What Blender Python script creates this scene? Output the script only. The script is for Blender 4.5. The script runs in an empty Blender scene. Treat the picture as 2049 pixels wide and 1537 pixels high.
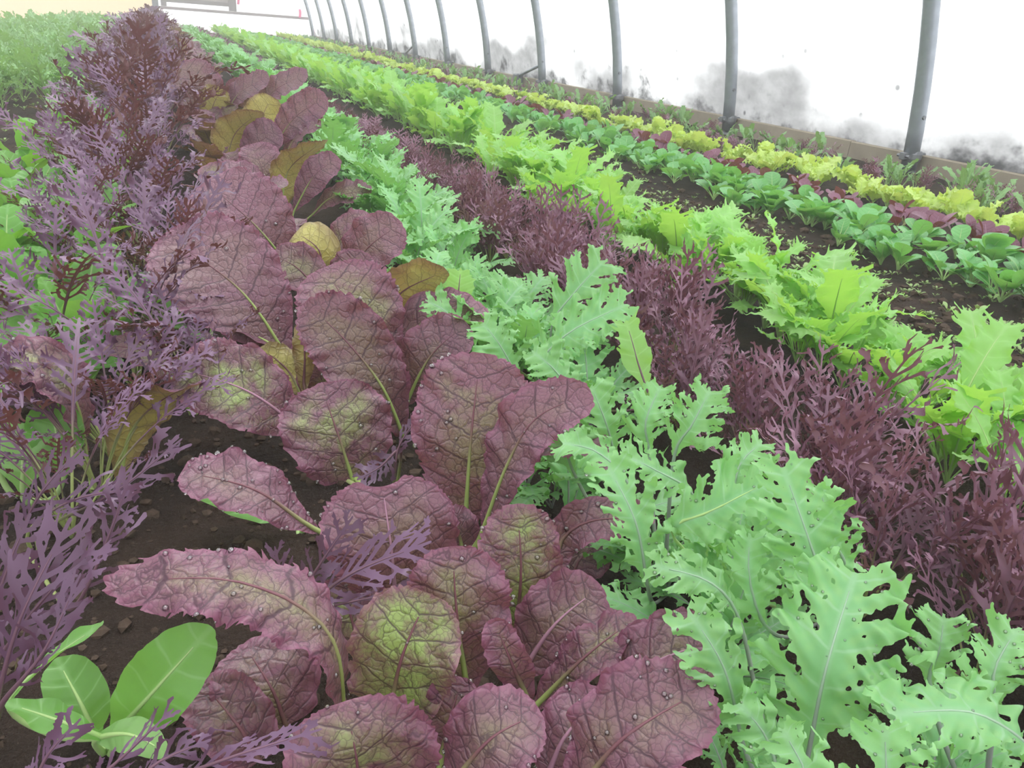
import bpy, math, random
import numpy as np
from mathutils import Vector, Matrix, noise as mnoise

scene = bpy.context.scene
COL = scene.collection
rng = random.Random(11)
nrg = np.random.default_rng(11)

# ------------------------------------------------------------------ camera
F_PX, CX, CY, CAM_H = 1540.0, 1024.5, 768.5, 0.42
ROT = np.array([[0.92153268, 0.10047361, -0.37507675],
                [-0.38196466, 0.40834418, -0.82907058],
                [0.06986069, 0.90728170, 0.41467988]])      # rows: world axes seen from the camera
cam_data = bpy.data.cameras.new('camera')
cam_data.sensor_fit = 'HORIZONTAL'
cam_data.sensor_width = 36.0
cam_data.lens = 36.0 * F_PX / 2049.0
cam_data.clip_start = 0.01
cam_data.clip_end = 200
cam = bpy.data.objects.new('camera', cam_data)
COL.objects.link(cam)
m4 = Matrix.Identity(4)
for i in range(3):
    for j in range(3):
        m4[i][j] = ROT[i, j]
m4[2][3] = CAM_H
cam.matrix_world = m4
scene.camera = cam

# ------------------------------------------------------------------ light
world = bpy.data.worlds.new('overcast_sky')
scene.world = world
world.use_nodes = True
bg = world.node_tree.nodes['Background']
bg.inputs['Color'].default_value = (0.96, 0.985, 1.0, 1)
bg.inputs['Strength'].default_value = 0.82
sun_d = bpy.data.lights.new('cloud_veiled_sun', 'SUN')
sun_d.energy = 3.3
sun_d.angle = math.radians(50)
sun_d.color = (1.0, 0.98, 0.95)
sun = bpy.data.objects.new('cloud_veiled_sun', sun_d)
COL.objects.link(sun)
sun.rotation_euler = Vector((-0.25, -0.30, -1.0)).to_track_quat('-Z', 'Y').to_euler()
vs = scene.view_settings
vs.view_transform = 'Standard'
vs.look = 'None'
vs.exposure = 0.64
vs.gamma = 1.0
vs.use_curve_mapping = False
scene.cycles.use_denoising = True
scene.cycles.max_bounces = 4
scene.cycles.diffuse_bounces = 3
scene.cycles.glossy_bounces = 2
scene.cycles.transmission_bounces = 4
scene.cycles.transparent_max_bounces = 6
scene.cycles.use_adaptive_sampling = True
scene.cycles.adaptive_threshold = 0.15
scene.cycles.caustics_reflective = False
scene.cycles.caustics_refractive = False


# ------------------------------------------------------------------ helpers
def ray(px, py):
    return ROT @ (np.array([px - CX, -(py - CY), -F_PX]) / F_PX)


def at(px, py, t):
    return np.array([0, 0, CAM_H]) + ray(px, py) * t


def ground(px, py, z=0.0):
    d = ray(px, py)
    return np.array([0, 0, CAM_H]) + d * ((z - CAM_H) / d[2])


def link(o, parent=None):
    COL.objects.link(o)
    if parent is not None:
        o.parent = parent
    return o


def tag(o, label=None, cat=None, group=None, kind=None):
    if label:
        o['label'] = label
    if cat:
        o['category'] = cat
    if group:
        o['group'] = group
    if kind:
        o['kind'] = kind
    return o


def empty(name, loc, rz=0.0, s=1.0):
    o = bpy.data.objects.new(name, None)
    o.location = loc
    o.rotation_euler = (0, 0, rz)
    o.scale = (s, s, s)
    o.empty_display_size = 0.02
    return link(o)


def tri_mesh(name, V, T, mats, mi=None, leafco=None, phase=None, smooth=True):
    V = np.asarray(V, dtype=np.float32)
    T = np.asarray(T, dtype=np.int32)
    me = bpy.data.meshes.new(name)
    me.vertices.add(len(V))
    me.vertices.foreach_set('co', V.ravel())
    n = len(T)
    me.loops.add(n * 3)
    me.loops.foreach_set('vertex_index', T.ravel())
    me.polygons.add(n)
    me.polygons.foreach_set('loop_start', np.arange(0, n * 3, 3, dtype=np.int32))
    if mi is not None:
        me.polygons.foreach_set('material_index', np.asarray(mi, dtype=np.int32))
    me.polygons.foreach_set('use_smooth', np.full(n, smooth, dtype=bool))
    for m in mats:
        me.materials.append(m)
    if leafco is not None:
        a = me.attributes.new('leafco', 'FLOAT_VECTOR', 'POINT')
        a.data.foreach_set('vector', np.asarray(leafco, dtype=np.float32).ravel())
    if phase is not None:
        a = me.attributes.new('phase', 'FLOAT', 'POINT')
        a.data.foreach_set('value', np.asarray(phase, dtype=np.float32).ravel())
    me.update()
    me.validate()
    return me


class MB:
    """collects boxes, tubes and lathes for one mesh"""
    def __init__(s):
        s.v, s.f = [], []

    def box(s, x0, x1, y0, y1, z0, z1, bev=0.0):
        b = len(s.v)
        if bev <= 0:
            s.v += [(x, y, z) for z in (z0, z1) for x, y in ((x0, y0), (x1, y0), (x1, y1), (x0, y1))]
            s.f += [tuple(b + i for i in q) for q in ((3, 2, 1, 0), (4, 5, 6, 7), (0, 1, 5, 4), (1, 2, 6, 5), (2, 3, 7, 6), (3, 0, 4, 7))]
            return s
        for z, e in ((z0, bev), (z0 + bev, 0), (z1 - bev, 0), (z1, bev)):
            s.v += [(x0 + e, y0 + e, z), (x1 - e, y0 + e, z), (x1 - e, y1 - e, z), (x0 + e, y1 - e, z)]
        s.f.append((b + 3, b + 2, b + 1, b))
        s.f.append((b + 12, b + 13, b + 14, b + 15))
        for k in range(3):
            for i in range(4):
                j = (i + 1) % 4
                s.f.append((b + 4 * k + i, b + 4 * k + j, b + 4 * k + 4 + j, b + 4 * k + 4 + i))
        return s

    def tube(s, pts, rad, n=10, cap=True, flat=1.0):
        pts = [Vector(p) for p in pts]
        if not hasattr(rad, '__len__'):
            rad = [rad] * len(pts)
        b = len(s.v)
        ref = None
        for i, p in enumerate(pts):
            t = (pts[min(i + 1, len(pts) - 1)] - pts[max(i - 1, 0)]).normalized()
            if ref is None:
                ref = Vector((0, 1, 0)) if abs(t.y) < 0.8 else Vector((1, 0, 0))
            u = (ref - t * ref.dot(t)).normalized()
            ref = u
            w = t.cross(u)
            for k in range(n):
                a = 2 * math.pi * k / n
                s.v.append(tuple(p + u * (math.cos(a) * rad[i]) + w * (math.sin(a) * rad[i] * flat)))
        for i in range(len(pts) - 1):
            for k in range(n):
                k2 = (k + 1) % n
                s.f.append((b + i * n + k, b + i * n + k2, b + (i + 1) * n + k2, b + (i + 1) * n + k))
        if cap:
            s.f.append(tuple(b + k for k in reversed(range(n))))
            s.f.append(tuple(b + (len(pts) - 1) * n + k for k in range(n)))
        return s

    def mesh(s, name, mat, smooth=False):
        me = bpy.data.meshes.new(name)
        me.from_pydata(s.v, [], s.f)
        me.materials.append(mat)
        me.polygons.foreach_set('use_smooth', np.full(len(me.polygons), smooth, dtype=bool))
        me.update()
        return me

    def build(s, name, mat, parent=None, smooth=False, loc=None):
        o = bpy.data.objects.new(name, s.mesh(name, mat, smooth))
        if loc is not None:
            o.location = loc
        return link(o, parent)


# ------------------------------------------------------------------ node helpers
class NT:
    def __init__(s, name):
        s.m = bpy.data.materials.new(name)
        s.m.use_nodes = True
        s.t = s.m.node_tree
        s.t.nodes.clear()
        s.out = s.t.nodes.new('ShaderNodeOutputMaterial')

    def n(s, kind, **kw):
        nd = s.t.nodes.new(kind)
        for k, v in kw.items():
            setattr(nd, k, v)
        return nd

    def put(s, sock, v):
        if isinstance(v, bpy.types.NodeSocket):
            s.t.links.new(v, sock)
        elif isinstance(v, (tuple, list)) and len(v) == 3 and sock.type == 'RGBA':
            sock.default_value = (*v, 1)
        else:
            sock.default_value = v

    def math(s, op, a, b=0.0, c=0.0, clamp=False):
        nd = s.n('ShaderNodeMath', operation=op, use_clamp=clamp)
        for i, v in enumerate((a, b, c)):
            s.put(nd.inputs[i], v)
        return nd.outputs[0]

    def ramp(s, v, a, b, lo=0.0, hi=1.0):
        nd = s.n('ShaderNodeMapRange', interpolation_type='SMOOTHSTEP')
        s.put(nd.inputs['Value'], v)
        for k, q in (('From Min', a), ('From Max', b), ('To Min', lo), ('To Max', hi)):
            s.put(nd.inputs[k], q)
        return nd.outputs['Result']

    def mix(s, fac, a, b, blend='MIX'):
        nd = s.n('ShaderNodeMix', data_type='RGBA', blend_type=blend)
        s.put(nd.inputs['Factor'], fac)
        s.put(nd.inputs['A'] if False else nd.inputs[6], a)
        s.put(nd.inputs[7], b)
        return nd.outputs[2]

    def noise(s, vec, scale, detail=2.0, rough=0.5):
        nd = s.n('ShaderNodeTexNoise')
        s.put(nd.inputs['Vector'], vec)
        nd.inputs['Scale'].default_value = scale
        nd.inputs['Detail'].default_value = detail
        nd.inputs['Roughness'].default_value = rough
        return nd.outputs[0]

    def attr(s, name, kind='GEOMETRY', out='Fac'):
        nd = s.n('ShaderNodeAttribute', attribute_name=name, attribute_type=kind)
        return nd.outputs[out]

    def bump(s, h, strength, dist):
        nd = s.n('ShaderNodeBump')
        s.put(nd.inputs['Height'], h)
        nd.inputs['Strength'].default_value = strength
        nd.inputs['Distance'].default_value = dist
        return nd.outputs[0]

    def principled(s, col, rough=0.5, spec=0.5, normal=None, metal=0.0):
        nd = s.n('ShaderNodeBsdfPrincipled')
        s.put(nd.inputs['Base Color'], col)
        s.put(nd.inputs['Roughness'], rough)
        s.put(nd.inputs['Specular IOR Level'], spec)
        s.put(nd.inputs['Metallic'], metal)
        if normal is not None:
            s.put(nd.inputs['Normal'], normal)
        return nd

    def finish(s, sh):
        s.t.links.new(sh, s.out.inputs['Surface'])
        return s.m


def leaf_end(t, top, under, trans, amount, rough, spec, normal, sheen=0.0):
    """a two-sided leaf: upper and lower colours, light glowing through"""
    back = t.n('ShaderNodeNewGeometry').outputs['Backfacing']
    col = t.mix(back, top, under)
    p = t.principled(col, rough, spec, normal)
    if sheen:
        p.inputs['Sheen Weight'].default_value = sheen
        p.inputs['Sheen Roughness'].default_value = 0.4
        p.inputs['Sheen Tint'].default_value = (0.95, 0.90, 1.0, 1)
    tr = t.n('ShaderNodeBsdfTranslucent')
    t.put(tr.inputs['Color'], trans)
    if normal is not None:
        t.put(tr.inputs['Normal'], normal)
    mx = t.n('ShaderNodeMixShader')
    t.put(mx.inputs[0], amount)
    t.t.links.new(p.outputs[0], mx.inputs[1])
    t.t.links.new(tr.outputs[0], mx.inputs[2])
    return t.finish(mx.outputs[0])


def mustard_material(name, purple, vein, green, under, trans):
    t = NT(name)
    co = t.attr('leafco', out='Vector')
    sep = t.n('ShaderNodeSeparateXYZ')
    t.put(sep.inputs[0], co)
    edge = sep.outputs['Z']                       # metres to the margin * 10
    tint = t.attr('tint', 'OBJECT')
    rnd = t.n('ShaderNodeObjectInfo').outputs['Random']
    flat = t.n('ShaderNodeCombineXYZ')
    t.put(flat.inputs[0], sep.outputs['X'])
    t.put(flat.inputs[1], sep.outputs['Y'])
    t.put(flat.inputs[2], t.math('MULTIPLY', rnd, 30.0))
    v = flat.outputs[0]
    warp = t.noise(v, 9.0, 2.0)
    big = t.noise(v, 2.6, 3.0, 0.6)
    fine = t.noise(v, 40.0, 3.0, 0.6)
    wv = t.n('ShaderNodeMix', data_type='VECTOR')
    wv.inputs[0].default_value = 0.06
    t.put(wv.inputs[4], v)
    nz = t.n('ShaderNodeTexNoise')
    t.put(nz.inputs['Vector'], v)
    nz.inputs['Scale'].default_value = 12.0
    t.put(wv.inputs[5], nz.outputs['Color'])
    vor = t.n('ShaderNodeTexVoronoi', feature='DISTANCE_TO_EDGE', voronoi_dimensions='3D')
    t.put(vor.inputs['Vector'], wv.outputs[1])
    vor.inputs['Scale'].default_value = 10.5
    cell = vor.outputs['Distance']
    vor2 = t.n('ShaderNodeTexVoronoi', feature='DISTANCE_TO_EDGE', voronoi_dimensions='3D')
    t.put(vor2.inputs['Vector'], wv.outputs[1])
    vor2.inputs['Scale'].default_value = 27.0
    cell2 = vor2.outputs['Distance']
    ph = t.math('ADD', t.attr('phase'), t.math('MULTIPLY', t.math('SUBTRACT', warp, 0.5), 0.30))
    tri = t.math('ABSOLUTE', t.math('SUBTRACT', t.math('FRACT', ph), 0.5))   # 0 on a lateral vein
    lat = t.ramp(tri, 0.015, 0.055, 1.0, 0.0)
    net = t.ramp(cell, 0.006, 0.048, 0.85, 0.0)
    net2 = t.ramp(cell2, 0.01, 0.085, 0.50, 0.0)
    veins = t.math('MAXIMUM', t.math('MAXIMUM', lat, net), net2)
    # the green shows towards the middle of the blade, purple takes the margin
    g = t.math('MULTIPLY', t.ramp(edge, 0.02, 0.26), t.ramp(big, 0.34, 0.60))
    g = t.math('ADD', g, t.math('MULTIPLY', t.math('SUBTRACT', fine, 0.5), 0.70))
    g = t.math('ADD', t.math('MULTIPLY', g, tint), t.math('MULTIPLY', t.math('MAXIMUM', t.math('SUBTRACT', tint, 1.0), 0.0), 0.45), clamp=True)
    base = t.mix(g, t.mix(t.math('MULTIPLY', t.math('FRACT', t.math('MULTIPLY', rnd, 7.3)), 0.65), purple, (0.175, 0.066, 0.088)), green)
    
    top = t.mix(t.math('MULTIPLY', veins, 0.82), base, vein)
    rim = t.ramp(edge, 0.0, 0.05, 0.55, 0.0)
    top = t.mix(rim, top, (purple[0] * 1.15, purple[1] * 0.75, purple[2] * 1.0))
    un = t.mix(t.math('MULTIPLY', t.ramp(edge, 0.0, 0.12, 0.75, 0.0), 0.7), under, (0.16, 0.06, 0.07))
    un = t.mix(t.math('MULTIPLY', t.math('MAXIMUM', lat, net), 0.45), un, (0.16, 0.11, 0.04))
    ht = t.math('ADD', t.math('MULTIPLY', t.math('MINIMUM', t.ramp(cell, 0.0, 0.16), t.ramp(tri, 0.0, 0.12)), 1.0),
                t.math('MULTIPLY', t.ramp(cell2, 0.0, 0.25), 0.18))
    nrm = t.bump(ht, 0.45, 0.0012)
    tr = t.mix(t.math('MULTIPLY', veins, 0.6), t.mix(g, trans, green), (0.05, 0.01, 0.01))
    return leaf_end(t, top, un, tr, 0.20, 0.38, 0.70, nrm, 0.16)


def green_material(name, top, under, trans, rib, amount=0.32, rough=0.42, hue=0.08, veins=True, margin=None, sp=0.5):
    t = NT(name)
    co = t.attr('leafco', out='Vector')
    sep = t.n('ShaderNodeSeparateXYZ')
    t.put(sep.inputs[0], co)
    rnd = t.n('ShaderNodeObjectInfo').outputs['Random']
    big = t.noise(co, 4.0, 1.0, 0.6)
    k = t.math('ADD', t.math('MULTIPLY', t.math('SUBTRACT', big, 0.5), 0.7), t.math('MULTIPLY', t.math('SUBTRACT', rnd, 0.5), 1.1))
    k = t.math('MULTIPLY', k, hue * 6.0)
    var = t.mix(t.math('ADD', 0.5, k, clamp=True), tuple(c * 0.74 for c in top), tuple(min(1, c * 1.25) for c in top))
    col, h = var, None
    if margin is not None:
        col = t.mix(t.ramp(sep.outputs['Z'], 0.0, 0.05, 0.45, 0.0), col, margin)
    if veins:
        tri = t.math('ABSOLUTE', t.math('SUBTRACT', t.math('FRACT', t.math('ADD', t.attr('phase'), t.math('MULTIPLY', big, 0.3))), 0.5))
        lat = t.ramp(tri, 0.01, 0.07, 1.0, 0.0)
        mid = t.ramp(t.math('ABSOLUTE', sep.outputs['X']), 0.004, 0.03, 1.0, 0.0)
        vn = t.math('MULTIPLY', t.math('MAXIMUM', lat, mid), 0.55)
        col = t.mix(vn, col, rib)
        h = t.ramp(t.math('ABSOLUTE', t.math('SUBTRACT', t.math('FRACT', t.attr('phase')), 0.5)), 0.0, 0.3)
    nrm = t.bump(h, 0.3, 0.0012) if h is not None else None
    return leaf_end(t, col, under, trans, amount, rough, sp, nrm)


def plain(name, col, rough=0.6, spec=0.4, metal=0.0, nscale=None, namp=0.25, bump=None):
    t = NT(name)
    c, nrm = col, None
    if nscale:
        co = t.n('ShaderNodeTexCoord').outputs['Object']
        nz = t.noise(co, nscale, 4.0, 0.6)
        c = t.mix(nz, tuple(x * (1 - namp) for x in col), tuple(min(1, x * (1 + namp)) for x in col))
        if bump:
            nrm = t.bump(nz, bump[0], bump[1])
    return t.finish(t.principled(c, rough, spec, nrm, metal).outputs[0])


M = {}
M['red'] = mustard_material('red_mustard_leaf', (0.275, 0.115, 0.182), (0.055, 0.014, 0.034), (0.35, 0.47, 0.13), (0.54, 0.49, 0.13), (0.42, 0.16, 0.09))

def stalk_material(name, low, high, a, b):
    """a stalk whose own colour changes from its foot to the tip of the midrib"""
    t = NT(name)
    return t.finish(t.principled(t.mix(t.ramp(t.attr('phase'), a, b), low, high), 0.42, 0.5).outputs[0])


M['red_stalk'] = stalk_material('mustard_stalk', (0.42, 0.54, 0.17), (0.20, 0.075, 0.095), 0.45, 0.80)
M['red_rib'] = stalk_material('mustard_midrib', (0.46, 0.52, 0.22), (0.46, 0.24, 0.34), 0.30, 0.60)
M['kale'] = green_material('curly_kale_leaf', (0.245, 0.560, 0.235), (0.24, 0.50, 0.17), (0.36, 0.76, 0.15), (0.40, 0.66, 0.40), 0.27, 0.42, 0.09, margin=(0.36, 0.64, 0.22))
M['kale_stalk'] = stalk_material('kale_stalk', (0.34, 0.36, 0.34), (0.36, 0.52, 0.36), 0.4, 0.8)
M['purple'] = green_material('purple_streak_leaf', (0.170, 0.088, 0.168), (0.155, 0.062, 0.068), (0.24, 0.085, 0.05), (0.13, 0.05, 0.10), 0.16, 0.38, 0.10, veins=False, sp=0.6)
M['purple_stalk'] = stalk_material('purple_mustard_stalk', (0.36, 0.42, 0.15), (0.20, 0.10, 0.14), 0.3, 0.65)
M['fine'] = green_material('purple_mizuna_leaf', (0.285, 0.145, 0.215), (0.22, 0.10, 0.135), (0.32, 0.13, 0.12), (0.13, 0.05, 0.09), 0.18, 0.40, 0.10, veins=False, sp=0.5)
M['bright'] = green_material('bright_mizuna_leaf', (0.350, 0.670, 0.205), (0.36, 0.62, 0.14), (0.52, 0.90, 0.13), (0.46, 0.76, 0.30), 0.40, 0.45, 0.09)
M['bright_stalk'] = plain('bright_stalk', (0.45, 0.66, 0.24), 0.45, 0.5)
M['choi'] = green_material('pac_choi_leaf', (0.200, 0.470, 0.110), (0.32, 0.58, 0.20), (0.34, 0.70, 0.06), (0.34, 0.62, 0.24), 0.30, 0.33, 0.09)
M['choi_stalk'] = plain('pac_choi_stalk', (0.46, 0.66, 0.26), 0.4, 0.5)
M['tatsoi'] = green_material('tatsoi_leaf', (0.190, 0.480, 0.175), (0.26, 0.54, 0.20), (0.30, 0.68, 0.10), (0.24, 0.53, 0.22), 0.30, 0.36, 0.09)
M['babyred'] = green_material('baby_red_leaf', (0.235, 0.090, 0.150), (0.24, 0.11, 0.09), (0.34, 0.10, 0.07), (0.18, 0.06, 0.09), 0.22, 0.4, 0.1)
M['lime'] = green_material('lime_frilled_leaf', (0.600, 0.800, 0.230), (0.56, 0.72, 0.18), (0.78, 0.96, 0.18), (0.66, 0.80, 0.28), 0.38, 0.45, 0.07)
M['feather'] = green_material('feathery_green_leaf', (0.230, 0.420, 0.170), (0.22, 0.38, 0.14), (0.33, 0.58, 0.14), (0.28, 0.50, 0.2), 0.30, 0.5, 0.12, veins=False)
M['weed'] = green_material('weed_leaf', (0.36, 0.52, 0.20), (0.30, 0.45, 0.18), (0.4, 0.6, 0.1), (0.4, 0.5, 0.2), 0.25, 0.5, 0.14, veins=False)


def soil_material():
    t = NT('dark_soil')
    co = t.n('ShaderNodeTexCoord').outputs['Object']
    a = t.noise(co, 3.0, 5.0, 0.65)
    b = t.noise(co, 55.0, 6.0, 0.7)
    c = t.noise(co, 320.0, 3.0, 0.7)
    col = t.mix(t.ramp(a, 0.35, 0.65), (0.032, 0.022, 0.017), (0.085, 0.056, 0.042))
    col = t.mix(t.math('MULTIPLY', t.ramp(c, 0.60, 0.74), 0.5), col, (0.20, 0.15, 0.12))
    nrm = t.bump(t.math('ADD', t.math('MULTIPLY', b, 1.0), t.math('MULTIPLY', c, 0.35)), 1.0, 0.022)
    return t.finish(t.principled(col, 0.9, 0.2, nrm).outputs[0])


M['soil'] = soil_material()
M['clod'] = plain('soil_clod', (0.085, 0.060, 0.046), 0.95, 0.1, nscale=60, namp=0.6, bump=(0.8, 0.004))


def film_material():
    """white plastic film, grey along its foot, with darker patches and specks"""
    t = NT('greenhouse_film')
    geo = t.n('ShaderNodeNewGeometry').outputs['Position']
    sep = t.n('ShaderNodeSeparateXYZ')
    t.put(sep.inputs[0], geo)
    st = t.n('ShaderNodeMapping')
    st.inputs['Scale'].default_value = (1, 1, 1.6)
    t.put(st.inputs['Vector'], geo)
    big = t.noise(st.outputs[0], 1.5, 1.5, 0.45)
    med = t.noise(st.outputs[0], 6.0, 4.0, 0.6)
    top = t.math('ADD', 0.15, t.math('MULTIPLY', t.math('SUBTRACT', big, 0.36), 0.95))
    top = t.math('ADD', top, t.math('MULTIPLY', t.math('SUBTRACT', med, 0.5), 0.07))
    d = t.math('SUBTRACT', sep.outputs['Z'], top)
    grey_band = t.ramp(d, -0.16, 0.08, 1.0, 0.0)  # uneven grey band, stronger towards the bottom of the film
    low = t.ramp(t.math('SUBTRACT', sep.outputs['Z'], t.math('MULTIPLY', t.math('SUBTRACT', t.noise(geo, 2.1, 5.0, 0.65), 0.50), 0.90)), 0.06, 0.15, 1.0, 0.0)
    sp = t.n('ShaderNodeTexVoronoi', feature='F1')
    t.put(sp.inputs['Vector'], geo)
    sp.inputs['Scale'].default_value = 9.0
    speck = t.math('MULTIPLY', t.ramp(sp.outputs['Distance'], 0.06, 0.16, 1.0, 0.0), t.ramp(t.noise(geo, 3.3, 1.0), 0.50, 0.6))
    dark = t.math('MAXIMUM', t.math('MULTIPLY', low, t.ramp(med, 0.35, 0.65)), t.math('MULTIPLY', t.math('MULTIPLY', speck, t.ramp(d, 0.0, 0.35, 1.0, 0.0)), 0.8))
    grey_mask = t.math('ADD', t.math('MULTIPLY', grey_band, t.ramp(med, 0.30, 0.75, 0.42, 0.78)), t.math('MULTIPLY', low, 0.6), clamp=True)
    grey_mask = t.math('MAXIMUM', grey_mask, t.math('MULTIPLY', t.math('MULTIPLY', speck, t.ramp(d, 0.0, 0.35, 1.0, 0.0)), 0.8))
    col = t.mix(t.math('MULTIPLY', grey_band, t.ramp(med, 0.25, 0.70, 0.80, 1.0)), (0.96, 0.97, 0.98), (0.29, 0.29, 0.295))
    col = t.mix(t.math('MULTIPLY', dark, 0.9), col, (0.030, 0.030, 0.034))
    tr = t.n('ShaderNodeBsdfTranslucent')
    t.put(tr.inputs['Color'], col)
    df = t.n('ShaderNodeBsdfDiffuse')
    t.put(df.inputs['Color'], t.mix(grey_mask, (0.85, 0.86, 0.87), (0.14, 0.14, 0.14)))
    mx = t.n('ShaderNodeMixShader')
    mx.inputs[0].default_value = 0.18
    t.t.links.new(tr.outputs[0], mx.inputs[1])
    t.t.links.new(df.outputs[0], mx.inputs[2])
    return t.finish(mx.outputs[0])


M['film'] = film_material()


def sheet_material(name, col):
    """clean sheeting that lets the daylight through"""
    t = NT(name)
    tr = t.n('ShaderNodeBsdfTranslucent')
    tr.inputs['Color'].default_value = (*col, 1)
    return t.finish(tr.outputs[0])


M['clean_film'] = sheet_material('clean_film', (0.96, 0.96, 0.97))
M['peach_sheet'] = sheet_material('peach_sheet', (0.86, 0.74, 0.60))
M['steel'] = plain('galvanised_steel', (0.34, 0.37, 0.42), 0.42, 0.5, 0.5, nscale=25, namp=0.25)
M['dark_steel'] = plain('weathered_steel', (0.24, 0.25, 0.27), 0.5, 0.5, 0.5, nscale=30, namp=0.35)
M['board'] = plain('weathered_board', (0.37, 0.32, 0.25), 0.8, 0.2, nscale=7, namp=0.3, bump=(0.3, 0.004))
M['ply'] = plain('pale_plywood', (0.78, 0.62, 0.46), 0.7, 0.3, nscale=3, namp=0.08)
M['frame'] = plain('grey_door_frame', (0.30, 0.26, 0.27), 0.6, 0.3)
M['rail'] = plain('grey_rail', (0.42, 0.36, 0.37), 0.6, 0.3)
M['ribbon'] = plain('pink_ribbon', (0.95, 0.22, 0.42), 0.6, 0.3)


def drop_material():
    """a bead of water: clear, with the sky shining off it"""
    t = NT('water_drop')
    tr = t.n('ShaderNodeBsdfTransparent')
    tr.inputs['Color'].default_value = (0.93, 0.90, 0.92, 1)
    gl = t.n('ShaderNodeBsdfGlossy')
    gl.inputs['Color'].default_value = (1, 1, 1, 1)
    gl.inputs['Roughness'].default_value = 0.06
    fr = t.n('ShaderNodeFresnel')
    fr.inputs['IOR'].default_value = 1.45
    mx = t.n('ShaderNodeMixShader')
    t.put(mx.inputs[0], t.math('ADD', t.math('MULTIPLY', fr.outputs[0], 1.3), 0.10, clamp=True))
    t.t.links.new(tr.outputs[0], mx.inputs[1])
    t.t.links.new(gl.outputs[0], mx.inputs[2])
    return t.finish(mx.outputs[0])


M['drop'] = drop_material()


# ------------------------------------------------------------------ the structure: soil, board, film, end wall
def vnoise(x, y, s, o=0.0):
    return mnoise.noise(Vector((x * s, y * s, o)))


def soil_height(x, y):
    z = 0.016 * vnoise(x, y, 3.1) + 0.008 * vnoise(x, y, 11.0, 3) + 0.004 * vnoise(x, y, 31.0, 5)
    z -= 0.018 * math.exp(-((x - 1.12) / 0.12) ** 2)            # the trodden furrow
    return z


xs = np.concatenate([np.arange(-4.0, -1.0, 0.12), np.arange(-1.0, 2.2, 0.03), np.arange(2.2, 2.95, 0.06)])
ys = np.concatenate([np.arange(-0.6, 3.0, 0.03), np.arange(3.0, 6.0, 0.07), np.arange(6.0, 17.6, 0.3)])
gv = [(x, y, soil_height(x, y)) for y in ys for x in xs]
nx = len(xs)
gt = []
for j in range(len(ys) - 1):
    for i in range(nx - 1):
        a = j * nx + i
        gt += [(a, a + 1, a + nx + 1), (a, a + nx + 1, a + nx)]
floor = link(bpy.data.objects.new('floor', tri_mesh('floor', gv, gt, [M['soil']])))
tag(floor, 'dark crumbly bare soil of the greenhouse bed', kind='structure')

HX, HOOP_R, HOOP_ZC = 2.80, 3.10, -0.25
HOOP_XC = HX - math.sqrt(HOOP_R ** 2 - HOOP_ZC ** 2)


def arc_x(z, r=HOOP_R):
    return HOOP_XC + math.sqrt(max(0.0, r * r - (z - HOOP_ZC) ** 2))


HOOP_Y = [2.38 + 1.22 * n for n in range(-2, 13)]

# base board in lengths butted end to end
board = empty('baseboard_right', (0, 0, 0))
tag(board, 'weathered tan timber board along the foot of the plastic wall', kind='structure')
y = -0.9
k = 0
while y < 17.3:
    y1 = min(17.3, y + 3.66)
    MB().box(2.838, 2.876, y, y1 - 0.003, -0.12, 0.078 + 0.003 * (k % 2), 0.003).build('plank', M['board'], board)
    y, k = y1, k + 1

# film over the hoops, sagging a little between them
fz = [0.05 + 0.06 * i for i in range(10)] + [0.68 + 0.14 * i for i in range(17)]
fy = np.arange(-0.9, 17.4, 0.122)
fv, ft = [], []
for yy in fy:
    ph = ((yy - HOOP_Y[0]) / 1.22) % 1.0
    for z in fz:
        sag = 0.02 * math.sin(math.pi * ph) * min(1, z / 0.3)
        fv.append((arc_x(z, HOOP_R + 0.082) + 0.03 * max(0, 1 - z / 0.12) * 0 - sag + 0.004 * vnoise(yy, z, 4.0), yy, z))
n = len(fz)
for j in range(len(fy) - 1):
    for i in range(n - 1):
        a = j * n + i
        ft += [(a, a + 1, a + n + 1), (a, a + n + 1, a + n)]
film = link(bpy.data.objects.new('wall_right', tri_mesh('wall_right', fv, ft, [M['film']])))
tag(film, 'white translucent plastic film wall, grey along its foot', kind='structure')

# end wall
WY = 17.35
ew = empty('wall_end', (0, WY, 0))
tag(ew, 'far end wall of white film and pale peach sheeting', kind='structure')
MB().box(-3.4, -0.07, 0.0, 0.02, -0.1, 2.4).build('peach_panel', M['peach_sheet'], ew)
MB().box(-0.07, 2.84, 0.012, 0.02, -0.1, 2.4).build('film_panel', M['clean_film'], ew)
MB().box(-0.09, 0.02, -0.09, 0.0, -0.1, 2.4, 0.006).build('post', M['dark_steel'], ew)
MB().box(0.02, 2.76, -0.05, 0.0, 0.36, 0.41, 0.004).build('rail', M['rail'], ew)
door = empty('door_1', (0, WY, 0))
tag(door, 'grey framed door in the far end wall', kind='structure')
MB().box(1.26, 1.40, -0.05, -0.005, 0.412, 2.2, 0.005).build('stile', M['frame'], door)
MB().box(0.06, 0.16, -0.05, -0.005, 0.412, 2.2, 0.005).build('stile', M['frame'], door)
MB().box(0.16, 1.26, -0.045, -0.005, 0.485, 0.56, 0.005).build('lower_rail', M['frame'], door)
MB().box(0.16, 1.26, -0.045, -0.005, 1.9, 2.0, 0.005).build('upper_rail', M['frame'], door)
MB().box(0.16, 1.26, -0.02, -0.008, 0.56, 1.9).build('panel', M['rail'], door)
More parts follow.
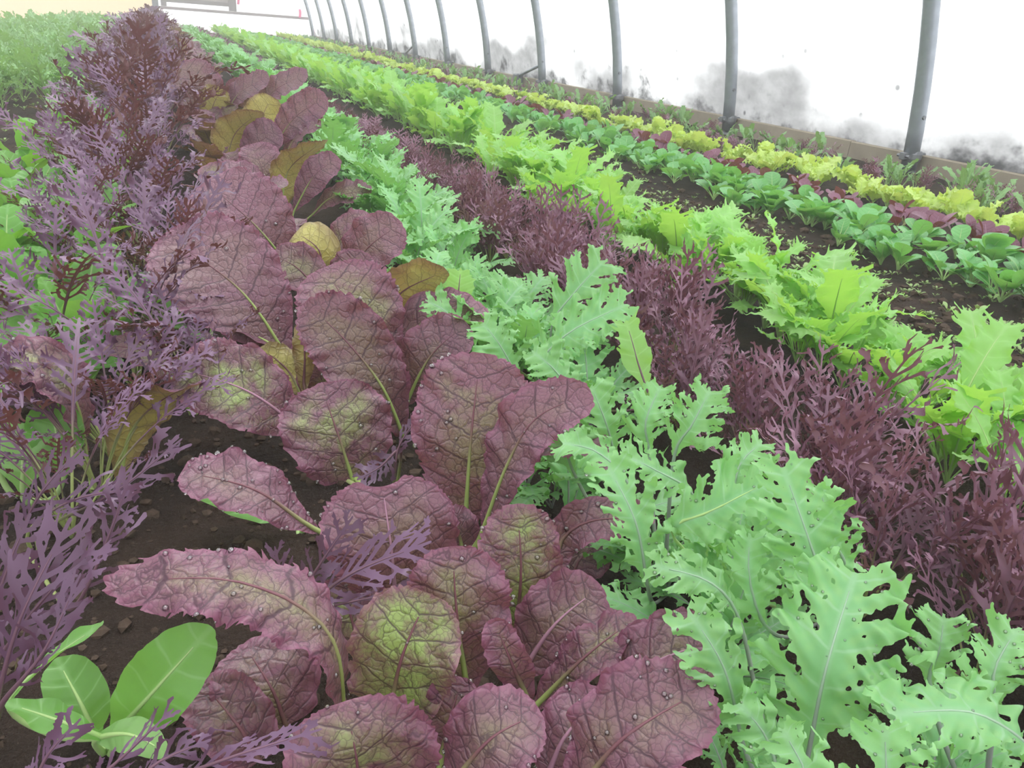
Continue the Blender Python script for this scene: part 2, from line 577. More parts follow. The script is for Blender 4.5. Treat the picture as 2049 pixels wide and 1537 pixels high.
for i, (x, z, lab) in enumerate(((1.44, 0.60, 'pink ribbon tag tied beside the grey door'), (2.59, 0.45, 'pink ribbon tag hanging on the rail near the hoops'), (2.84, 0.12, 'pink ribbon tag near the soil at the last hoop'))):
    b = MB()
    for q in range(5):
        b.box(x - 0.022 + 0.006 * math.sin(q), x + 0.022 + 0.006 * math.sin(q), WY - 0.075 - 0.01 * (q % 2), WY - 0.065, z + 0.06 - 0.03 * q, z + 0.09 - 0.03 * q)
    tag(b.build('ribbon_tag', M['ribbon']), lab, 'ribbon')

# ------------------------------------------------------------------ hoops
ONES = ['', 'first', 'second', 'third', 'fourth', 'fifth', 'sixth', 'seventh', 'eighth', 'ninth', 'tenth', 'eleventh', 'twelfth', 'thirteenth', 'fourteenth',
        'fifteenth', 'sixteenth', 'seventeenth', 'eighteenth', 'nineteenth']
TENS = {2: ('twentieth', 'twenty'), 3: ('thirtieth', 'thirty'), 4: ('fortieth', 'forty'), 5: ('fiftieth', 'fifty'), 6: ('sixtieth', 'sixty'), 7: ('seventieth', 'seventy'), 8: ('eightieth', 'eighty'), 9: ('ninetieth', 'ninety')}
ORD = [ONES[q] if q < 20 else (TENS[q // 10][0] if q % 10 == 0 else TENS[q // 10][1] + '-' + ONES[q % 10]) for q in range(1, 100)]
arc = []
z0 = 0.02
a0 = math.asin((z0 - HOOP_ZC) / HOOP_R)
for i in range(61):
    a = a0 + (math.pi - 2 * a0) * i / 60
    arc.append((HOOP_XC + HOOP_R * math.cos(a) - HX, 0, HOOP_ZC + HOOP_R * math.sin(a)))
pipe_me = MB().tube(arc, 0.031, 14).mesh('pipe', M['steel'], True)
post_me = MB().tube([(0.012, 0, -0.25), (0.004, 0, 0.03)], 0.027, 14).mesh('ground_post', M['dark_steel'], True)
clamp = MB().tube([(0, 0, 0.052), (0, 0, 0.064), (0, 0, 0.082), (0, 0, 0.094)], [0.033, 0.0375, 0.0375, 0.033], 16)
clamp.box(-0.06, -0.03, -0.012, 0.012, 0.058, 0.088, 0.003)
clamp.box(0.03, 0.06, -0.012, 0.012, 0.058, 0.088, 0.003)
clamp_me = clamp.mesh('clamp', M['dark_steel'], False)
bolt_me = MB().tube([(-0.048, -0.03, 0.073), (-0.048, 0.03, 0.073)], 0.007, 6).mesh('bolt', M['dark_steel'], False)
hole_me = MB().tube([(-0.03, -0.036, 0.225), (-0.03, 0.02, 0.225)], 0.008, 8).mesh('bolt', M['dark_steel'], False)
for i, hy in enumerate(HOOP_Y):
    if i < 2:
        continue
    k = i - 2
    r = empty('steel_hoop', (HX, hy, 0), math.radians(rng.uniform(-2, 2)))
    lab = ('tall grey steel hoop rib against the plastic wall, the nearest and widest' if k == 0 else
           'grey steel hoop rib against the plastic wall, %s counting away from the nearest' % ORD[k])
    tag(r, lab, 'hoop', 'steel hoops along the plastic wall')
    for nm, me in (('pipe', pipe_me), ('ground_post', post_me), ('clamp', clamp_me), ('bolt', bolt_me), ('bolt', hole_me)):
        link(bpy.data.objects.new(nm, me), r)
for k, lab in ((3, 'short diagonal steel brace leaning on the fourth hoop'), (6, 'short diagonal steel brace leaning on the seventh hoop')):
    hy = HOOP_Y[k + 2]
    r = empty('hoop_brace', (HX, hy, 0))
    tag(r, lab, 'brace', 'diagonal braces at the wall')
    MB().tube([(-0.03, 0.0, 0.20), (0.0, 0.50, 0.085)], 0.012, 8).build('strut', M['steel'], r, True)
    MB().box(-0.03, 0.03, 0.48, 0.56, -0.02, 0.10, 0.008).build('foot_block', M['dark_steel'], r)


# ------------------------------------------------------------------ leaf outlines (2D distance fields) and the mesher
def mesh2d(f, hw, y0, y1, h):
    n = int(math.ceil(hw / h))
    X = np.arange(-n, n + 1) * h
    Y = np.arange(y0, y1 + h, h)
    gx, gy = np.meshgrid(X, Y)
    P = np.stack([gx.ravel(), gy.ravel()], 1)
    D = f(P[:, 0], P[:, 1])
    D = np.where(np.abs(D) < 0.08 * h, 0.08 * h, D)
    w = len(X)
    j, i = np.meshgrid(np.arange(len(Y) - 1), np.arange(w - 1), indexing='ij')
    a = (j * w + i).ravel()
    left = (X[i.ravel()] < -1e-9)
    b, c, d = a + 1, a + w + 1, a + w
    T1 = np.where(left[:, None], np.stack([a, b, d], 1), np.stack([a, b, c], 1))
    T2 = np.where(left[:, None], np.stack([b, c, d], 1), np.stack([a, c, d], 1))
    T = np.concatenate([T1, T2])
    ins = D[T] < 0
    cnt = ins.sum(1)
    full = T[cnt == 3]
    N = len(P)

    def rot(tt, key):
        s = np.argmax(key, 1)
        return np.stack([tt[np.arange(len(tt)), (s + q) % 3] for q in range(3)], 1)
    one = rot(T[cnt == 1], ins[cnt == 1])
    two = rot(T[cnt == 2], ~ins[cnt == 2])
    E = np.concatenate([one[:, [0, 1]], one[:, [0, 2]], two[:, [0, 1]], two[:, [0, 2]]])
    lo, hi = E.min(1), E.max(1)
    uq, inv = np.unique(lo.astype(np.int64) * N + hi, return_inverse=True)
    lo, hi = uq // N, uq % N
    tt = D[lo] / (D[lo] - D[hi])
    EP = P[lo] + (P[hi] - P[lo]) * tt[:, None]
    inv = inv + N
    n1, n2 = len(one), len(two)
    e1, e2, e3, e4 = inv[:n1], inv[n1:2 * n1], inv[2 * n1:2 * n1 + n2], inv[2 * n1 + n2:]
    out = [full, np.stack([one[:, 0], e1, e2], 1), np.stack([e3, two[:, 1], two[:, 2]], 1), np.stack([e3, two[:, 2], e4], 1)]
    T = np.concatenate(out)
    lab = np.arange(N + len(EP))                      # drop crumbs that broke off the blade
    for _ in range(400):
        mn = lab[T].min(1)
        new = lab.copy()
        for q in range(3):
            np.minimum.at(new, T[:, q], mn)
        new = new[new]
        if np.array_equal(new, lab):
            break
        lab = new
    ids, cnt_ = np.unique(lab[T[:, 0]], return_counts=True)
    T = T[lab[T[:, 0]] == ids[np.argmax(cnt_)]]
    AP = np.concatenate([P, EP])
    AD = np.concatenate([np.maximum(0, -D), np.zeros(len(EP))])
    used, inv = np.unique(T, return_inverse=True)
    return AP[used], AD[used], inv.reshape(-1, 3)


def caps(x, y, segs, k):
    """smooth union of tapered capsules"""
    acc = None
    for (ax, ay, bx, by, r0, r1) in segs:
        dx, dy = bx - ax, by - ay
        l2 = dx * dx + dy * dy + 1e-12
        t = np.clip(((x - ax) * dx + (y - ay) * dy) / l2, 0, 1)
        d = np.hypot(x - ax - t * dx, y - ay - t * dy) - (r0 + (r1 - r0) * t)
        if acc is None:
            acc = d
        else:
            h = np.maximum(k - np.abs(acc - d), 0) / k
            acc = np.minimum(acc, d) - h * h * k * 0.25
    return acc


def prof(v, pts):
    return np.interp(v, [p[0] for p in pts], [p[1] for p in pts])


def smooth_prof(pts, n=200):
    xs_ = np.linspace(0, 1, n)
    y_ = prof(xs_, pts)
    for _ in range(10):
        y_[1:-1] = (y_[:-2] + y_[1:-1] * 2 + y_[2:]) / 4
    return xs_, y_


def obovate(L, W, seed, teeth=26, amp=0.012, kind='mustard', notch=0.0):
    r = random.Random(seed)
    ph = [r.uniform(0, 6.28) for _ in range(6)]
    if kind == 'mustard':
        pts = [(0, .16), (.08, .28), (.20, .54), (.32, .77), (.46, .94), (.60, 1.0), (.74, .97), (.86, .83), (.94, .60), (.985, .30), (1, 0.0)]
    elif kind == 'spoon':
        pts = [(0, .10), (.12, .22), (.28, .60), (.42, .88), (.58, 1.0), (.72, .97), (.85, .77), (.94, .46), (1, 0.0)]
    elif kind == 'lance':
        pts = [(0, .12), (.12, .36), (.3, .78), (.5, 1.0), (.68, .98), (.83, .80), (.93, .5), (1, 0.0)]
    else:
        pts = [(0, .14), (.12, .35), (.3, .75), (.5, .98), (.68, 1.0), (.84, .80), (.94, .48), (1, 0.0)]
    px_, py_ = smooth_prof(pts)

    def f(x, y):
        v = y / L
        w = np.interp(v, px_, py_, left=0.08, right=-0.4) * W * 0.5
        w = w * (1 + 0.05 * np.sin(5 * v + ph[0]) * np.sign(x))
        w2 = np.interp(v + 0.01, px_, py_, left=0.08, right=-0.4) * W * 0.5
        sl = np.abs(w2 - w) / (0.01 * L)
        d = (np.abs(x) - w) / np.sqrt(1 + np.minimum(sl, 4) ** 2)
        d = np.maximum(d, (y - L))
        th = np.arctan2(x, y - 0.55 * L)
        q = th * teeth / (2 * math.pi) * 2 + 0.8 * np.sin(3 * th + ph[1]) + 0.5 * np.sin(7 * th + ph[2])
        tooth = np.abs((q % 1.0) - 0.35) * 2
        d = d + amp * L * (tooth - 0.4) * np.clip(v * 5 - 0.8, 0, 1)
        if notch:
            d = np.maximum(d, -(np.hypot(x / 1.6, y - L * 1.02) - notch * L))
        return d
    return f


def kale_segs(L, seed, wide=0.088, lobes=7, ll=0.29, fingers=4):
    r = random.Random(seed)
    s = []
    for a, b, r0, r1 in ((0, .22, .030, .07), (.22, .5, .07, wide), (.5, .72, wide, wide * .8), (.72, .90, wide * .8, wide * .35)):
        s.append((0, a * L, 0, b * L, r0 * L, r1 * L))
    for sd in (-1, 1):
        for i in range(lobes):
            v = 0.20 + 0.66 * (i + r.uniform(-.25, .25)) / (lobes - 1)
            env = math.sin(math.pi * min(1, max(0.12, (v + 0.05)))) ** 0.5
            ln = ll * L * env * r.uniform(.75, 1.2) + wide * L * 0.45
            an = math.radians(r.uniform(30, 50) + 18 * (v - .4))
            bx, by = sd * ln * math.cos(an), v * L + ln * math.sin(an)
            s.append((0, v * L, bx, by, .042 * L, .017 * L))
            for q in range(fingers):
                u = 0.42 + 0.55 * (q + 0.6) / fingers
                fx, fy_ = bx * u, v * L + (by - v * L) * u
                fl = L * r.uniform(.05, .10)
                fa = an + math.radians(r.choice((-1, 1)) * r.uniform(35, 65))
                s.append((fx, fy_, fx + sd * fl * math.cos(fa), fy_ + fl * math.sin(fa), .015 * L, .008 * L))
    for q in range(5):
        an = math.radians(90 + (q - 2) * 24 + r.uniform(-6, 6))
        fl = L * r.uniform(.12, .17)
        s.append((0, .82 * L, fl * math.cos(an), .82 * L + fl * math.sin(an), .026 * L, .011 * L))
    return s


def frond_segs(L, seed, lobes=7, ll=0.26, r0=0.016, sub=3, blade=0.03, gain=1.0):
    """deeply cut, antler-like leaf"""
    r = random.Random(seed)
    s = [(0, 0, 0, .35 * L, .010 * L * gain, .016 * L * gain), (0, .35 * L, 0, .7 * L, .016 * L * gain, blade * L), (0, .7 * L, 0, 1.0 * L, blade * L, .010 * L * gain)]
    for sd in (-1, 1):
        for i in range(lobes):
            v = 0.22 + 0.68 * (i + r.uniform(-.3, .3)) / (lobes - 1)
            env = math.sin(math.pi * min(1, max(.15, v * .95))) ** 0.6
            ln = ll * L * env * r.uniform(.65, 1.25)
            an = math.radians(r.uniform(22, 52))
            mx_, my = sd * ln * .55 * math.cos(an), v * L + ln * .55 * math.sin(an)
            an2 = an + math.radians(r.uniform(-5, 28))
            bx, by = mx_ + sd * ln * .5 * math.cos(an2), my + ln * .5 * math.sin(an2)
            s.append((0, v * L, mx_, my, r0 * L * 1.1, r0 * L))
            s.append((mx_, my, bx, by, r0 * L, r0 * .55 * L))
            for q in range(sub):
                u = r.uniform(.3, .95)
                fx, fy_ = bx * u, v * L + (by - v * L) * u
                fl = L * r.uniform(.03, .08)
                fa = an + math.radians(r.choice((-1, 1)) * r.uniform(30, 60))
                s.append((fx, fy_, fx + sd * fl * math.cos(fa), fy_ + fl * math.sin(fa), r0 * .6 * L, r0 * .35 * L))
    return s


def jag_segs(L, seed):
    """broad oblong blade with coarse pointed teeth (bright mizuna)"""
    r = random.Random(seed)
    wide = r.uniform(.13, .19)
    s = [(0, 0, 0, .3 * L, .022 * L, .05 * L), (0, .3 * L, 0, .55 * L, .05 * L, wide * L), (0, .55 * L, 0, .80 * L, wide * L, wide * .75 * L)]
    for sd in (-1, 1):
        for i in range(8):
            v = .28 + .58 * i / 7 + r.uniform(-.02, .02)
            ln = (wide * 1.15 + r.uniform(.03, .10)) * L * (0.55 if v < .36 else 1)
            an = math.radians(r.uniform(22, 48))
            s.append((0, v * L, sd * ln * math.cos(an), v * L + ln * math.sin(an), .032 * L, .005 * L))
    for q in range(5):
        an = math.radians(90 + (q - 2) * 22)
        fl = L * r.uniform(.15, .2)
        s.append((0, .80 * L, fl * math.cos(an), .80 * L + fl * math.sin(an), .035 * L, .006 * L))
    return s


OUT_CACHE = {}


def outline(kind, L, W, seed, h):
    """2D leaf: points, distance to margin, triangles"""
    key = (kind, round(L, 4), round(W, 4), seed, h)
    if key in OUT_CACHE:
        return OUT_CACHE[key]
    if kind in ('mustard', 'spoon', 'lance', 'lime', 'notch', 'small'):
        kk = {'notch': 'mustard', 'lime': 'lime', 'small': 'spoon'}.get(kind, kind)
        te, am = {'mustard': (38, .017), 'notch': (38, .016), 'spoon': (9, .002), 'small': (7, .002), 'lance': (12, .003), 'lime': (12, .035)}[kind]
        f = obovate(L, W, seed, te, am, kk, 0.10 if kind == 'notch' else 0)
        hw = W * .62
    else:
        if kind == 'kale':
            sg, k = kale_segs(L, seed), .020 * L
        elif kind == 'frond':
            sg, k = frond_segs(L, seed, lobes=8, ll=.30, r0=.0115, sub=5, blade=.020), .009 * L
        elif kind == 'fine':
            sg, k = frond_segs(L, seed, lobes=6, ll=.34, r0=.0125, sub=3, blade=.014), .007 * L
        elif kind == 'jag':
            sg, k = jag_segs(L, seed), .022 * L
        ext = max(max(abs(q[0]), abs(q[2])) for q in sg) + .03 * L
        sx = W * .5 / ext if W else 1.0
        thick = 0.22 * h if kind in ('frond', 'fine') else 0.0       # keep thin lobes alive on a coarse grid

        def f(x, y, sg=sg, k=k, sx=sx):
            d = caps(x / sx, y, sg, k) - thick
            if kind == 'kale':
                d = d + .011 * L * np.sin(x / L * 92 + seed) * np.sin(y / L * 84 + seed * 2.3)
            return d
        hw = ext * sx
    res = mesh2d(f, hw, -0.02 * L, L * 1.12, h)
    OUT_CACHE[key] = res
    return res


def catmull(P, n=48):
    P = [np.asarray(p, float) for p in P]
    Q = [2 * P[0] - P[1]] + P + [2 * P[-1] - P[-2]]
    out = []
    segs = len(P) - 1
    for i in range(segs):
        p0, p1, p2, p3 = Q[i:i + 4]
        m = max(4, n // segs)
        for k in range(m):
            t = k / m
            out.append(.5 * (2 * p1 + (p2 - p0) * t + (2 * p0 - 5 * p1 + 4 * p2 - p3) * t * t + (3 * p1 - p0 - 3 * p2 + p3) * t ** 3))
    out.append(P[-1])
    return np.array(out)


def leaf_geometry(kind, spine, base_len, W, side, seed, h, cup=0.0, roll=(0, 0), frill=0.0, frill_wl=0.03, pucker=0.0, droop_edge=0.0, rad=0.0025, rib_to=0.8, nlat=6.0, ribs=(22, 6)):
    """bends a flat outline along a spine; returns blade arrays and stalk arrays"""
    d = np.linalg.norm(np.diff(spine, axis=0), axis=1)
    s = np.concatenate([[0], np.cumsum(d)])
    total = s[-1]
    L = total - base_len
    P2, D, T = outline(kind, L, W, seed, h)
    x, y = P2[:, 0], P2[:, 1]
    q = np.clip(base_len + y, 0, total * 1.15)
    C = np.stack([np.interp(q, s, spine[:, k]) for k in range(3)], 1)
    tang = np.gradient(spine, s, axis=0)
    tang /= np.linalg.norm(tang, axis=1)[:, None] + 1e-9
    over = np.maximum(0, q - total)
    C += tang[-1] * over[:, None]

    def frame(qq):
        t = np.stack([np.interp(qq, s, tang[:, k]) for k in range(3)], 1)
        t /= np.linalg.norm(t, axis=1)[:, None] + 1e-9
        sd = side[None, :] - t * (t @ side)[:, None]
        sd /= np.linalg.norm(sd, axis=1)[:, None] + 1e-9
        nn = np.cross(sd, t)
        a = np.radians(roll[0] + (roll[1] - roll[0]) * np.clip((qq - base_len) / L, 0, 1))
        ca, sa = np.cos(a)[:, None], np.sin(a)[:, None]
        return t, sd * ca + nn * sa, nn * ca - sd * sa
    t, sd, nn = frame(q)
    r = np.random.default_rng(seed + 5)
    ph = r.uniform(0, 6.28, 8)
    hw = max(W * .5, 1e-4)
    u = x / hw
    kx = cup / hw
    if abs(cup) > 1e-3:
        xx = np.sin(kx * x) / kx
        zz = (1 - np.cos(kx * x)) / kx
    else:
        xx, zz = x, np.zeros_like(x)
    if frill:
        sgn = np.where(x > 0, 1.0, -1.0)
        e = np.clip(np.abs(u), 0, 1.3) ** 1.6
        zz = zz + frill * e * (np.sin(2 * math.pi * y / frill_wl + ph[0] + sgn * ph[1] + 1.3 * np.sin(y / frill_wl * 2.1 + ph[2])))
        zz = zz + .5 * frill * e * np.sin(2 * math.pi * (x * .8 + y) / (frill_wl * .47) + ph[3])
    if pucker:
        zz = zz + pucker * np.clip(np.abs(x) / .006, 0, 1) * (np.sin(x * 260 + ph[4] + 2 * np.sin(y * 90)) * np.sin(y * 240 + ph[5] + 2 * np.sin(x * 110)) + .6 * np.abs(np.sin((y / L - .42 * np.abs(x) / L) * nlat * math.pi)))
        zz = zz + pucker * .9 * np.clip(1 - D / .006, 0, 1) * np.sin(y * 310 + x * 150 + ph[6])
    zz = zz - droop_edge * u * u * hw
    V = C + sd * xx[:, None] + nn * zz[:, None]
    leafco = np.stack([x * 10, y * 10, D * 10], 1)
    phase = (y / L - .42 * np.abs(x) / L * 1.15) * nlat
    # stalk and midrib: one tapering tube
    n, m = ribs
    qq = np.linspace(0, base_len + L * rib_to, n)
    Cs = np.stack([np.interp(qq, s, spine[:, k]) for k in range(3)], 1)
    tt, ss, nm = frame(qq)
    rr = rad * np.interp(qq / max(1e-6, base_len + L * rib_to), [0, max(.02, base_len / (base_len + L)), 1], [1.25, 1.0, .16])
    Cs = Cs + nm * (rr * .15)[:, None]
    SV = []
    for k in range(m):
        a = 2 * math.pi * k / m
        SV.append(Cs + ss * (rr * math.cos(a))[:, None] + nm * (rr * math.sin(a) * .8)[:, None])
    SV = np.stack(SV, 1).reshape(-1, 3)
    ST = []
    for i in range(n - 1):
        for k in range(m):
            k2 = (k + 1) % m
            a, b, c, e = i * m + k, i * m + k2, (i + 1) * m + k2, (i + 1) * m + k
            ST += [(a, b, c), (a, c, e)]
    return dict(V=V, T=T, co=leafco, ph=phase, SV=SV, ST=np.array(ST), D=D, N=nn, SP=np.repeat(np.linspace(0, 1, n), m))


def leaf_mesh(name, g, mats):
    nb = len(g['V'])
    V = np.concatenate([g['V'], g['SV']])
    T = np.concatenate([g['T'], g['ST'] + nb])
    mi = np.concatenate([np.zeros(len(g['T'])), np.ones(len(g['ST']))])
    co = np.concatenate([g['co'], np.zeros((len(g['SV']), 3))])
    ph = np.concatenate([g['ph'], g['SP']])
    return tri_mesh(name, V, T, mats, mi, co, ph)


def drops_arrays(P, N, R, seg=8):
    """little domes of water sitting on a surface"""
    Vs, Ts = [], []
    rings = [(1.0, -.15), (1.0, .25), (.72, .72), (.3, .95)]
    tm = []
    for i in range(len(rings) - 1):
        for k in range(seg):
            k2 = (k + 1) % seg
            a, b, c, e = i * seg + k, i * seg + k2, (i + 1) * seg + k2, (i + 1) * seg + k
            tm += [(a, b, c), (a, c, e)]
    top = len(rings) * seg
    for k in range(seg):
        tm.append(((len(rings) - 1) * seg + k, (len(rings) - 1) * seg + (k + 1) % seg, top))
        tm.append(((k + 1) % seg, k, top + 1))
    tm = np.array(tm)
    for p, nn, r in zip(P, N, R):
        nn = nn / (np.linalg.norm(nn) + 1e-9)
        ref = np.array([1., 0, 0]) if abs(nn[0]) < .8 else np.array([0, 1., 0])
        u = np.cross(nn, ref)
        u /= np.linalg.norm(u)
        w = np.cross(nn, u)
        vv = []
        for rr, zz in rings:
            for k in range(seg):
                a = 2 * math.pi * k / seg
                vv.append(p + (u * math.cos(a) + w * math.sin(a)) * rr * r + nn * zz * r)
        vv.append(p + nn * r)
        vv.append(p - nn * .15 * r)
        Ts.append(tm + len(Vs) * (top + 2))
        Vs.append(np.array(vv))
    return np.concatenate(Vs), np.concatenate(Ts)


# ------------------------------------------------------------------ hero leaves placed one by one
UP = np.array([0, 0, 1.0])
CAMP = np.array([0, 0, CAM_H])
SPEC = {
    'mustard': dict(blade='red', stalk='red_stalk', h=.0030, cup=.30, frill=.0040, wl=.045, pucker=.0007, rad=.0024, nlat=6.5),
    'notch': dict(blade='red', stalk='red_rib', h=.0030, cup=.25, frill=.003, wl=.05, pucker=.0007, rad=.0022, nlat=6.5),
    'kale': dict(blade='kale', stalk='kale_stalk', h=.0015, cup=.30, frill=.0105, wl=.024, pucker=.0005, rad=.0015, nlat=6),
    'lance': dict(blade='choi', stalk='choi_stalk', h=.0035, cup=.35, frill=.002, wl=.06, pucker=.0004, rad=.0022, nlat=5),
    'spoon': dict(blade='choi', stalk='choi_stalk', h=.0035, cup=.35, frill=.002, wl=.06, pucker=.0004, rad=.0026, nlat=5),
    'frond': dict(blade='purple', stalk='purple_stalk', h=.0013, cup=.15, frill=.009, wl=.06, pucker=0, rad=.0016, nlat=6),
    'jag': dict(blade='bright', stalk='bright_stalk', h=.0024, cup=.2, frill=.005, wl=.04, pucker=.0004, rad=.0016, nlat=6),
}
hero_n = 0


def hero_leaf(root, kind, pts, wpx, hint='c', roll=(0, 0), green=0.6, drops=0, cup=None, stalk=None, blade=None, label=None, crown=True):
    """pts: (x, y, distance) along the midrib from blade base to tip"""
    global hero_n
    hero_n += 1
    sp = SPEC[kind]
    P = [at(*p) for p in pts]
    loc = np.array(root.location)
    tm = pts[len(pts) // 2][2]
    W = wpx * tm / F_PX * (1.10 if kind == 'mustard' else 1.0)
    start = loc + np.array([0, 0, 0.002])
    petiole = [start + (P[0] - start) * .55 + np.array([0, 0, -.012])] if crown else []
    ctrl = ([start] if crown else []) + petiole + P
    spine = catmull(ctrl, 60)
    dd = np.concatenate([[0], np.cumsum(np.linalg.norm(np.diff(spine, axis=0), axis=1))])
    bi = int(np.argmin(np.linalg.norm(spine - P[0], axis=1)))
    base_len = dd[bi]
    mid = (P[0] + P[-1]) / 2
    T = P[-1] - P[0]
    T /= np.linalg.norm(T)
    tc = (CAMP - mid) / np.linalg.norm(CAMP - mid)
    hv = {'c': tc * .75 + UP * .45, 'u': UP, 'm': UP * .8 + tc * .6, 'b': -tc * .8 + UP * .1, 'f': tc}[hint]
    side = np.cross(T, hv)
    side /= np.linalg.norm(side)
    g = leaf_geometry(kind, spine - loc, base_len, W, side, 100 + hero_n, sp['h'] * (tm / .6) ** .5, cup if cup is not None else sp['cup'], roll,
                      sp['frill'], sp['wl'], sp['pucker'], 0, sp['rad'], .84, sp['nlat'])
    bm_ = M[blade or sp['blade']]
    me = tri_mesh('leaf', g['V'], g['T'], [bm_], None, g['co'], g['ph'])
    o = link(bpy.data.objects.new('leaf', me), root)
    o['tint'] = green
    if label:
        o['label'] = label
    st = link(bpy.data.objects.new('stalk', tri_mesh('stalk', g['SV'], g['ST'], [M[stalk or sp['stalk']]], None, np.zeros((len(g['SV']), 3)), g['SP'])), o)
    if drops:
        r = np.random.default_rng(hero_n)
        ok = np.where((g['D'] > .0005))[0]
        tris = g['T']
        a, b, c = g['V'][tris[:, 0]], g['V'][tris[:, 1]], g['V'][tris[:, 2]]
        vn = np.zeros_like(g['V'])
        fn = np.cross(b - a, c - a)
        for q in range(3):
            np.add.at(vn, tris[:, q], fn)
        nedge = int(drops * .45)
        ed = np.where((g['D'] < .0022))[0]
        idx = np.concatenate([r.choice(ok, drops - nedge), r.choice(ed, nedge)])
        R = r.uniform(.0008, .0023, drops) * (tm / .6) ** .5 * (.6 if kind == 'kale' else 1.0)
        V, TT = drops_arrays(g['V'][idx], vn[idx], R)
        w = link(bpy.data.objects.new('water_drops', tri_mesh('water_drops', V, TT, [M['drop']])), o)
        w['kind'] = 'stuff'
    return o


def crown(name, px, py, label, cat, group=None, z=0.0):
    p = ground(px, py)
    p[2] = soil_height(p[0], p[1])
    o = empty(name, p)
    return tag(o, label, cat, group)


RG = 'red mustard plants in the red row'
r1 = crown('red_mustard_plant', 930, 1500, 'big purple and green red-mustard plant at the bottom edge of the picture', 'plant', RG)
hero_leaf(r1, 'mustard', [(735, 1650, .45), (712, 1510, .405), (690, 1395, .41)], 300, 'c', green=.75, drops=8)
hero_leaf(r1, 'mustard', [(1120, 1610, .43), (1250, 1475, .40), (1425, 1370, .41)], 215, 'c', green=.25, drops=26)
hero_leaf(r1, 'mustard', [(890, 1590, .445), (980, 1480, .425), (1085, 1425, .435)], 175, 'c', green=.3, drops=12)
hero_leaf(r1, 'mustard', [(880, 1540, .47), (900, 1440, .455), (927, 1352, .46)], 112, 'c', green=.7, drops=6)
hero_leaf(r1, 'mustard', [(785, 1470, .48), (800, 1330, .455), (862, 1180, .455)], 210, 'c', green=1.7, drops=5)
hero_leaf(r1, 'mustard', [(935, 1390, .51), (915, 1240, .49), (905, 1088, .49)], 200, 'c', green=.55, drops=14)
hero_leaf(r1, 'mustard', [(1020, 1330, .55), (1042, 1160, .53), (1035, 1003, .53)], 165, 'c', green=1.15, drops=10)
hero_leaf(r1, 'mustard', [(1055, 1420, .48), (1025, 1330, .465), (985, 1235, .46)], 78, 'c', (0, 30), green=.7)
hero_leaf(r1, 'mustard', [(1040, 1355, .52), (1110, 1250, .51), (1205, 1172, .51)], 150, 'c', green=.35, stalk='red_rib')
hero_leaf(r1, 'mustard', [(1065, 1420, .50), (1170, 1315, .485), (1275, 1235, .49)], 105, 'c', (10, 25), green=.8, drops=8)
hero_leaf(r1, 'mustard', [(1190, 1400, .49), (1310, 1325, .46), (1440, 1280, .455)], 175, 'c', green=.3, stalk='red_rib')
hero_leaf(r1, 'mustard', [(600, 1490, .50), (545, 1380, .49), (485, 1285, .505)], 200, 'c', green=.4)
hero_leaf(r1, 'mustard', [(560, 1560, .48), (475, 1450, .47), (400, 1360, .48)], 140, 'c', green=.6)
hero_leaf(r1, 'mustard', [(700, 1500, .485), (662, 1275, .445), (480, 1165, .43), (205, 1165, .43)], 150, 'm', (-18, 14), green=.5, drops=22, cup=-.25)
hero_leaf(r1, 'mustard', [(1080, 1570, .45), (1130, 1475, .44), (1210, 1385, .45)], 135, 'c', green=.25, stalk='red_rib', drops=8)

r2 = crown('red_mustard_plant', 915, 1120, 'red-mustard plant with one upright round burgundy leaf in the middle of the picture', 'plant', RG)
hero_leaf(r2, 'mustard', [(930, 1055, .685), (942, 880, .665), (962, 702, .67)], 228, 'c', green=.35, drops=26)
hero_leaf(r2, 'mustard', [(965, 1065, .66), (1015, 930, .635), (1075, 835, .625), (1190, 785, .62)], 125, 'c', (20, -5), green=.15, drops=10)
hero_leaf(r2, 'mustard', [(1005, 1005, .68), (1060, 905, .67), (1150, 880, .65), (1248, 955, .64)], 85, 'm', (-10, 5), green=.2)
hero_leaf(r2, 'notch', [(800, 1215, .585), (782, 1090, .56), (762, 950, .57)], 275, 'c', green=.2, drops=12)
hero_leaf(r2, 'mustard', [(632, 1060, .62), (510, 980, .60), (358, 942, .60)], 125, 'm', (0, 0), green=.2, drops=34)
hero_leaf(r2, 'mustard', [(1105, 1175, .6), (1122, 1085, .6), (1185, 1042, .59), (1312, 1038, .58)], 90, 'u', (-75, -8), green=.3, drops=9)
hero_leaf(r2, 'mustard', [(1125, 1190, .645), (1160, 1120, .635), (1220, 1072, .64)], 105, 'c', green=.2)
hero_leaf(r2, 'mustard', [(925, 1110, .665), (915, 1060, .655), (888, 1020, .655)], 85, 'c', green=.2)
hero_leaf(r2, 'mustard', [(745, 1340, .57), (705, 1245, .56), (690, 1145, .565)], 160, 'c', green=.9)

r3 = crown('red_mustard_plant', 735, 985, 'red-mustard plant behind the notched leaf, with a mottled leaf spreading to the bare soil', 'plant', RG)
hero_leaf(r3, 'mustard', [(715, 990, .78), (680, 880, .76), (640, 766, .765)], 205, 'c', green=.7, drops=12)
hero_leaf(r3, 'mustard', [(612, 872, .80), (500, 785, .77), (348, 735, .76)], 165, 'c', green=.95, drops=8, stalk='red_rib')
hero_leaf(r3, 'mustard', [(655, 810, .9), (645, 765, .89), (632, 722, .89)], 90, 'c', green=.5)
hero_leaf(r3, 'mustard', [(612, 790, .86), (610, 720, .855), (606, 635, .855)], 42, 'b', green=.5)

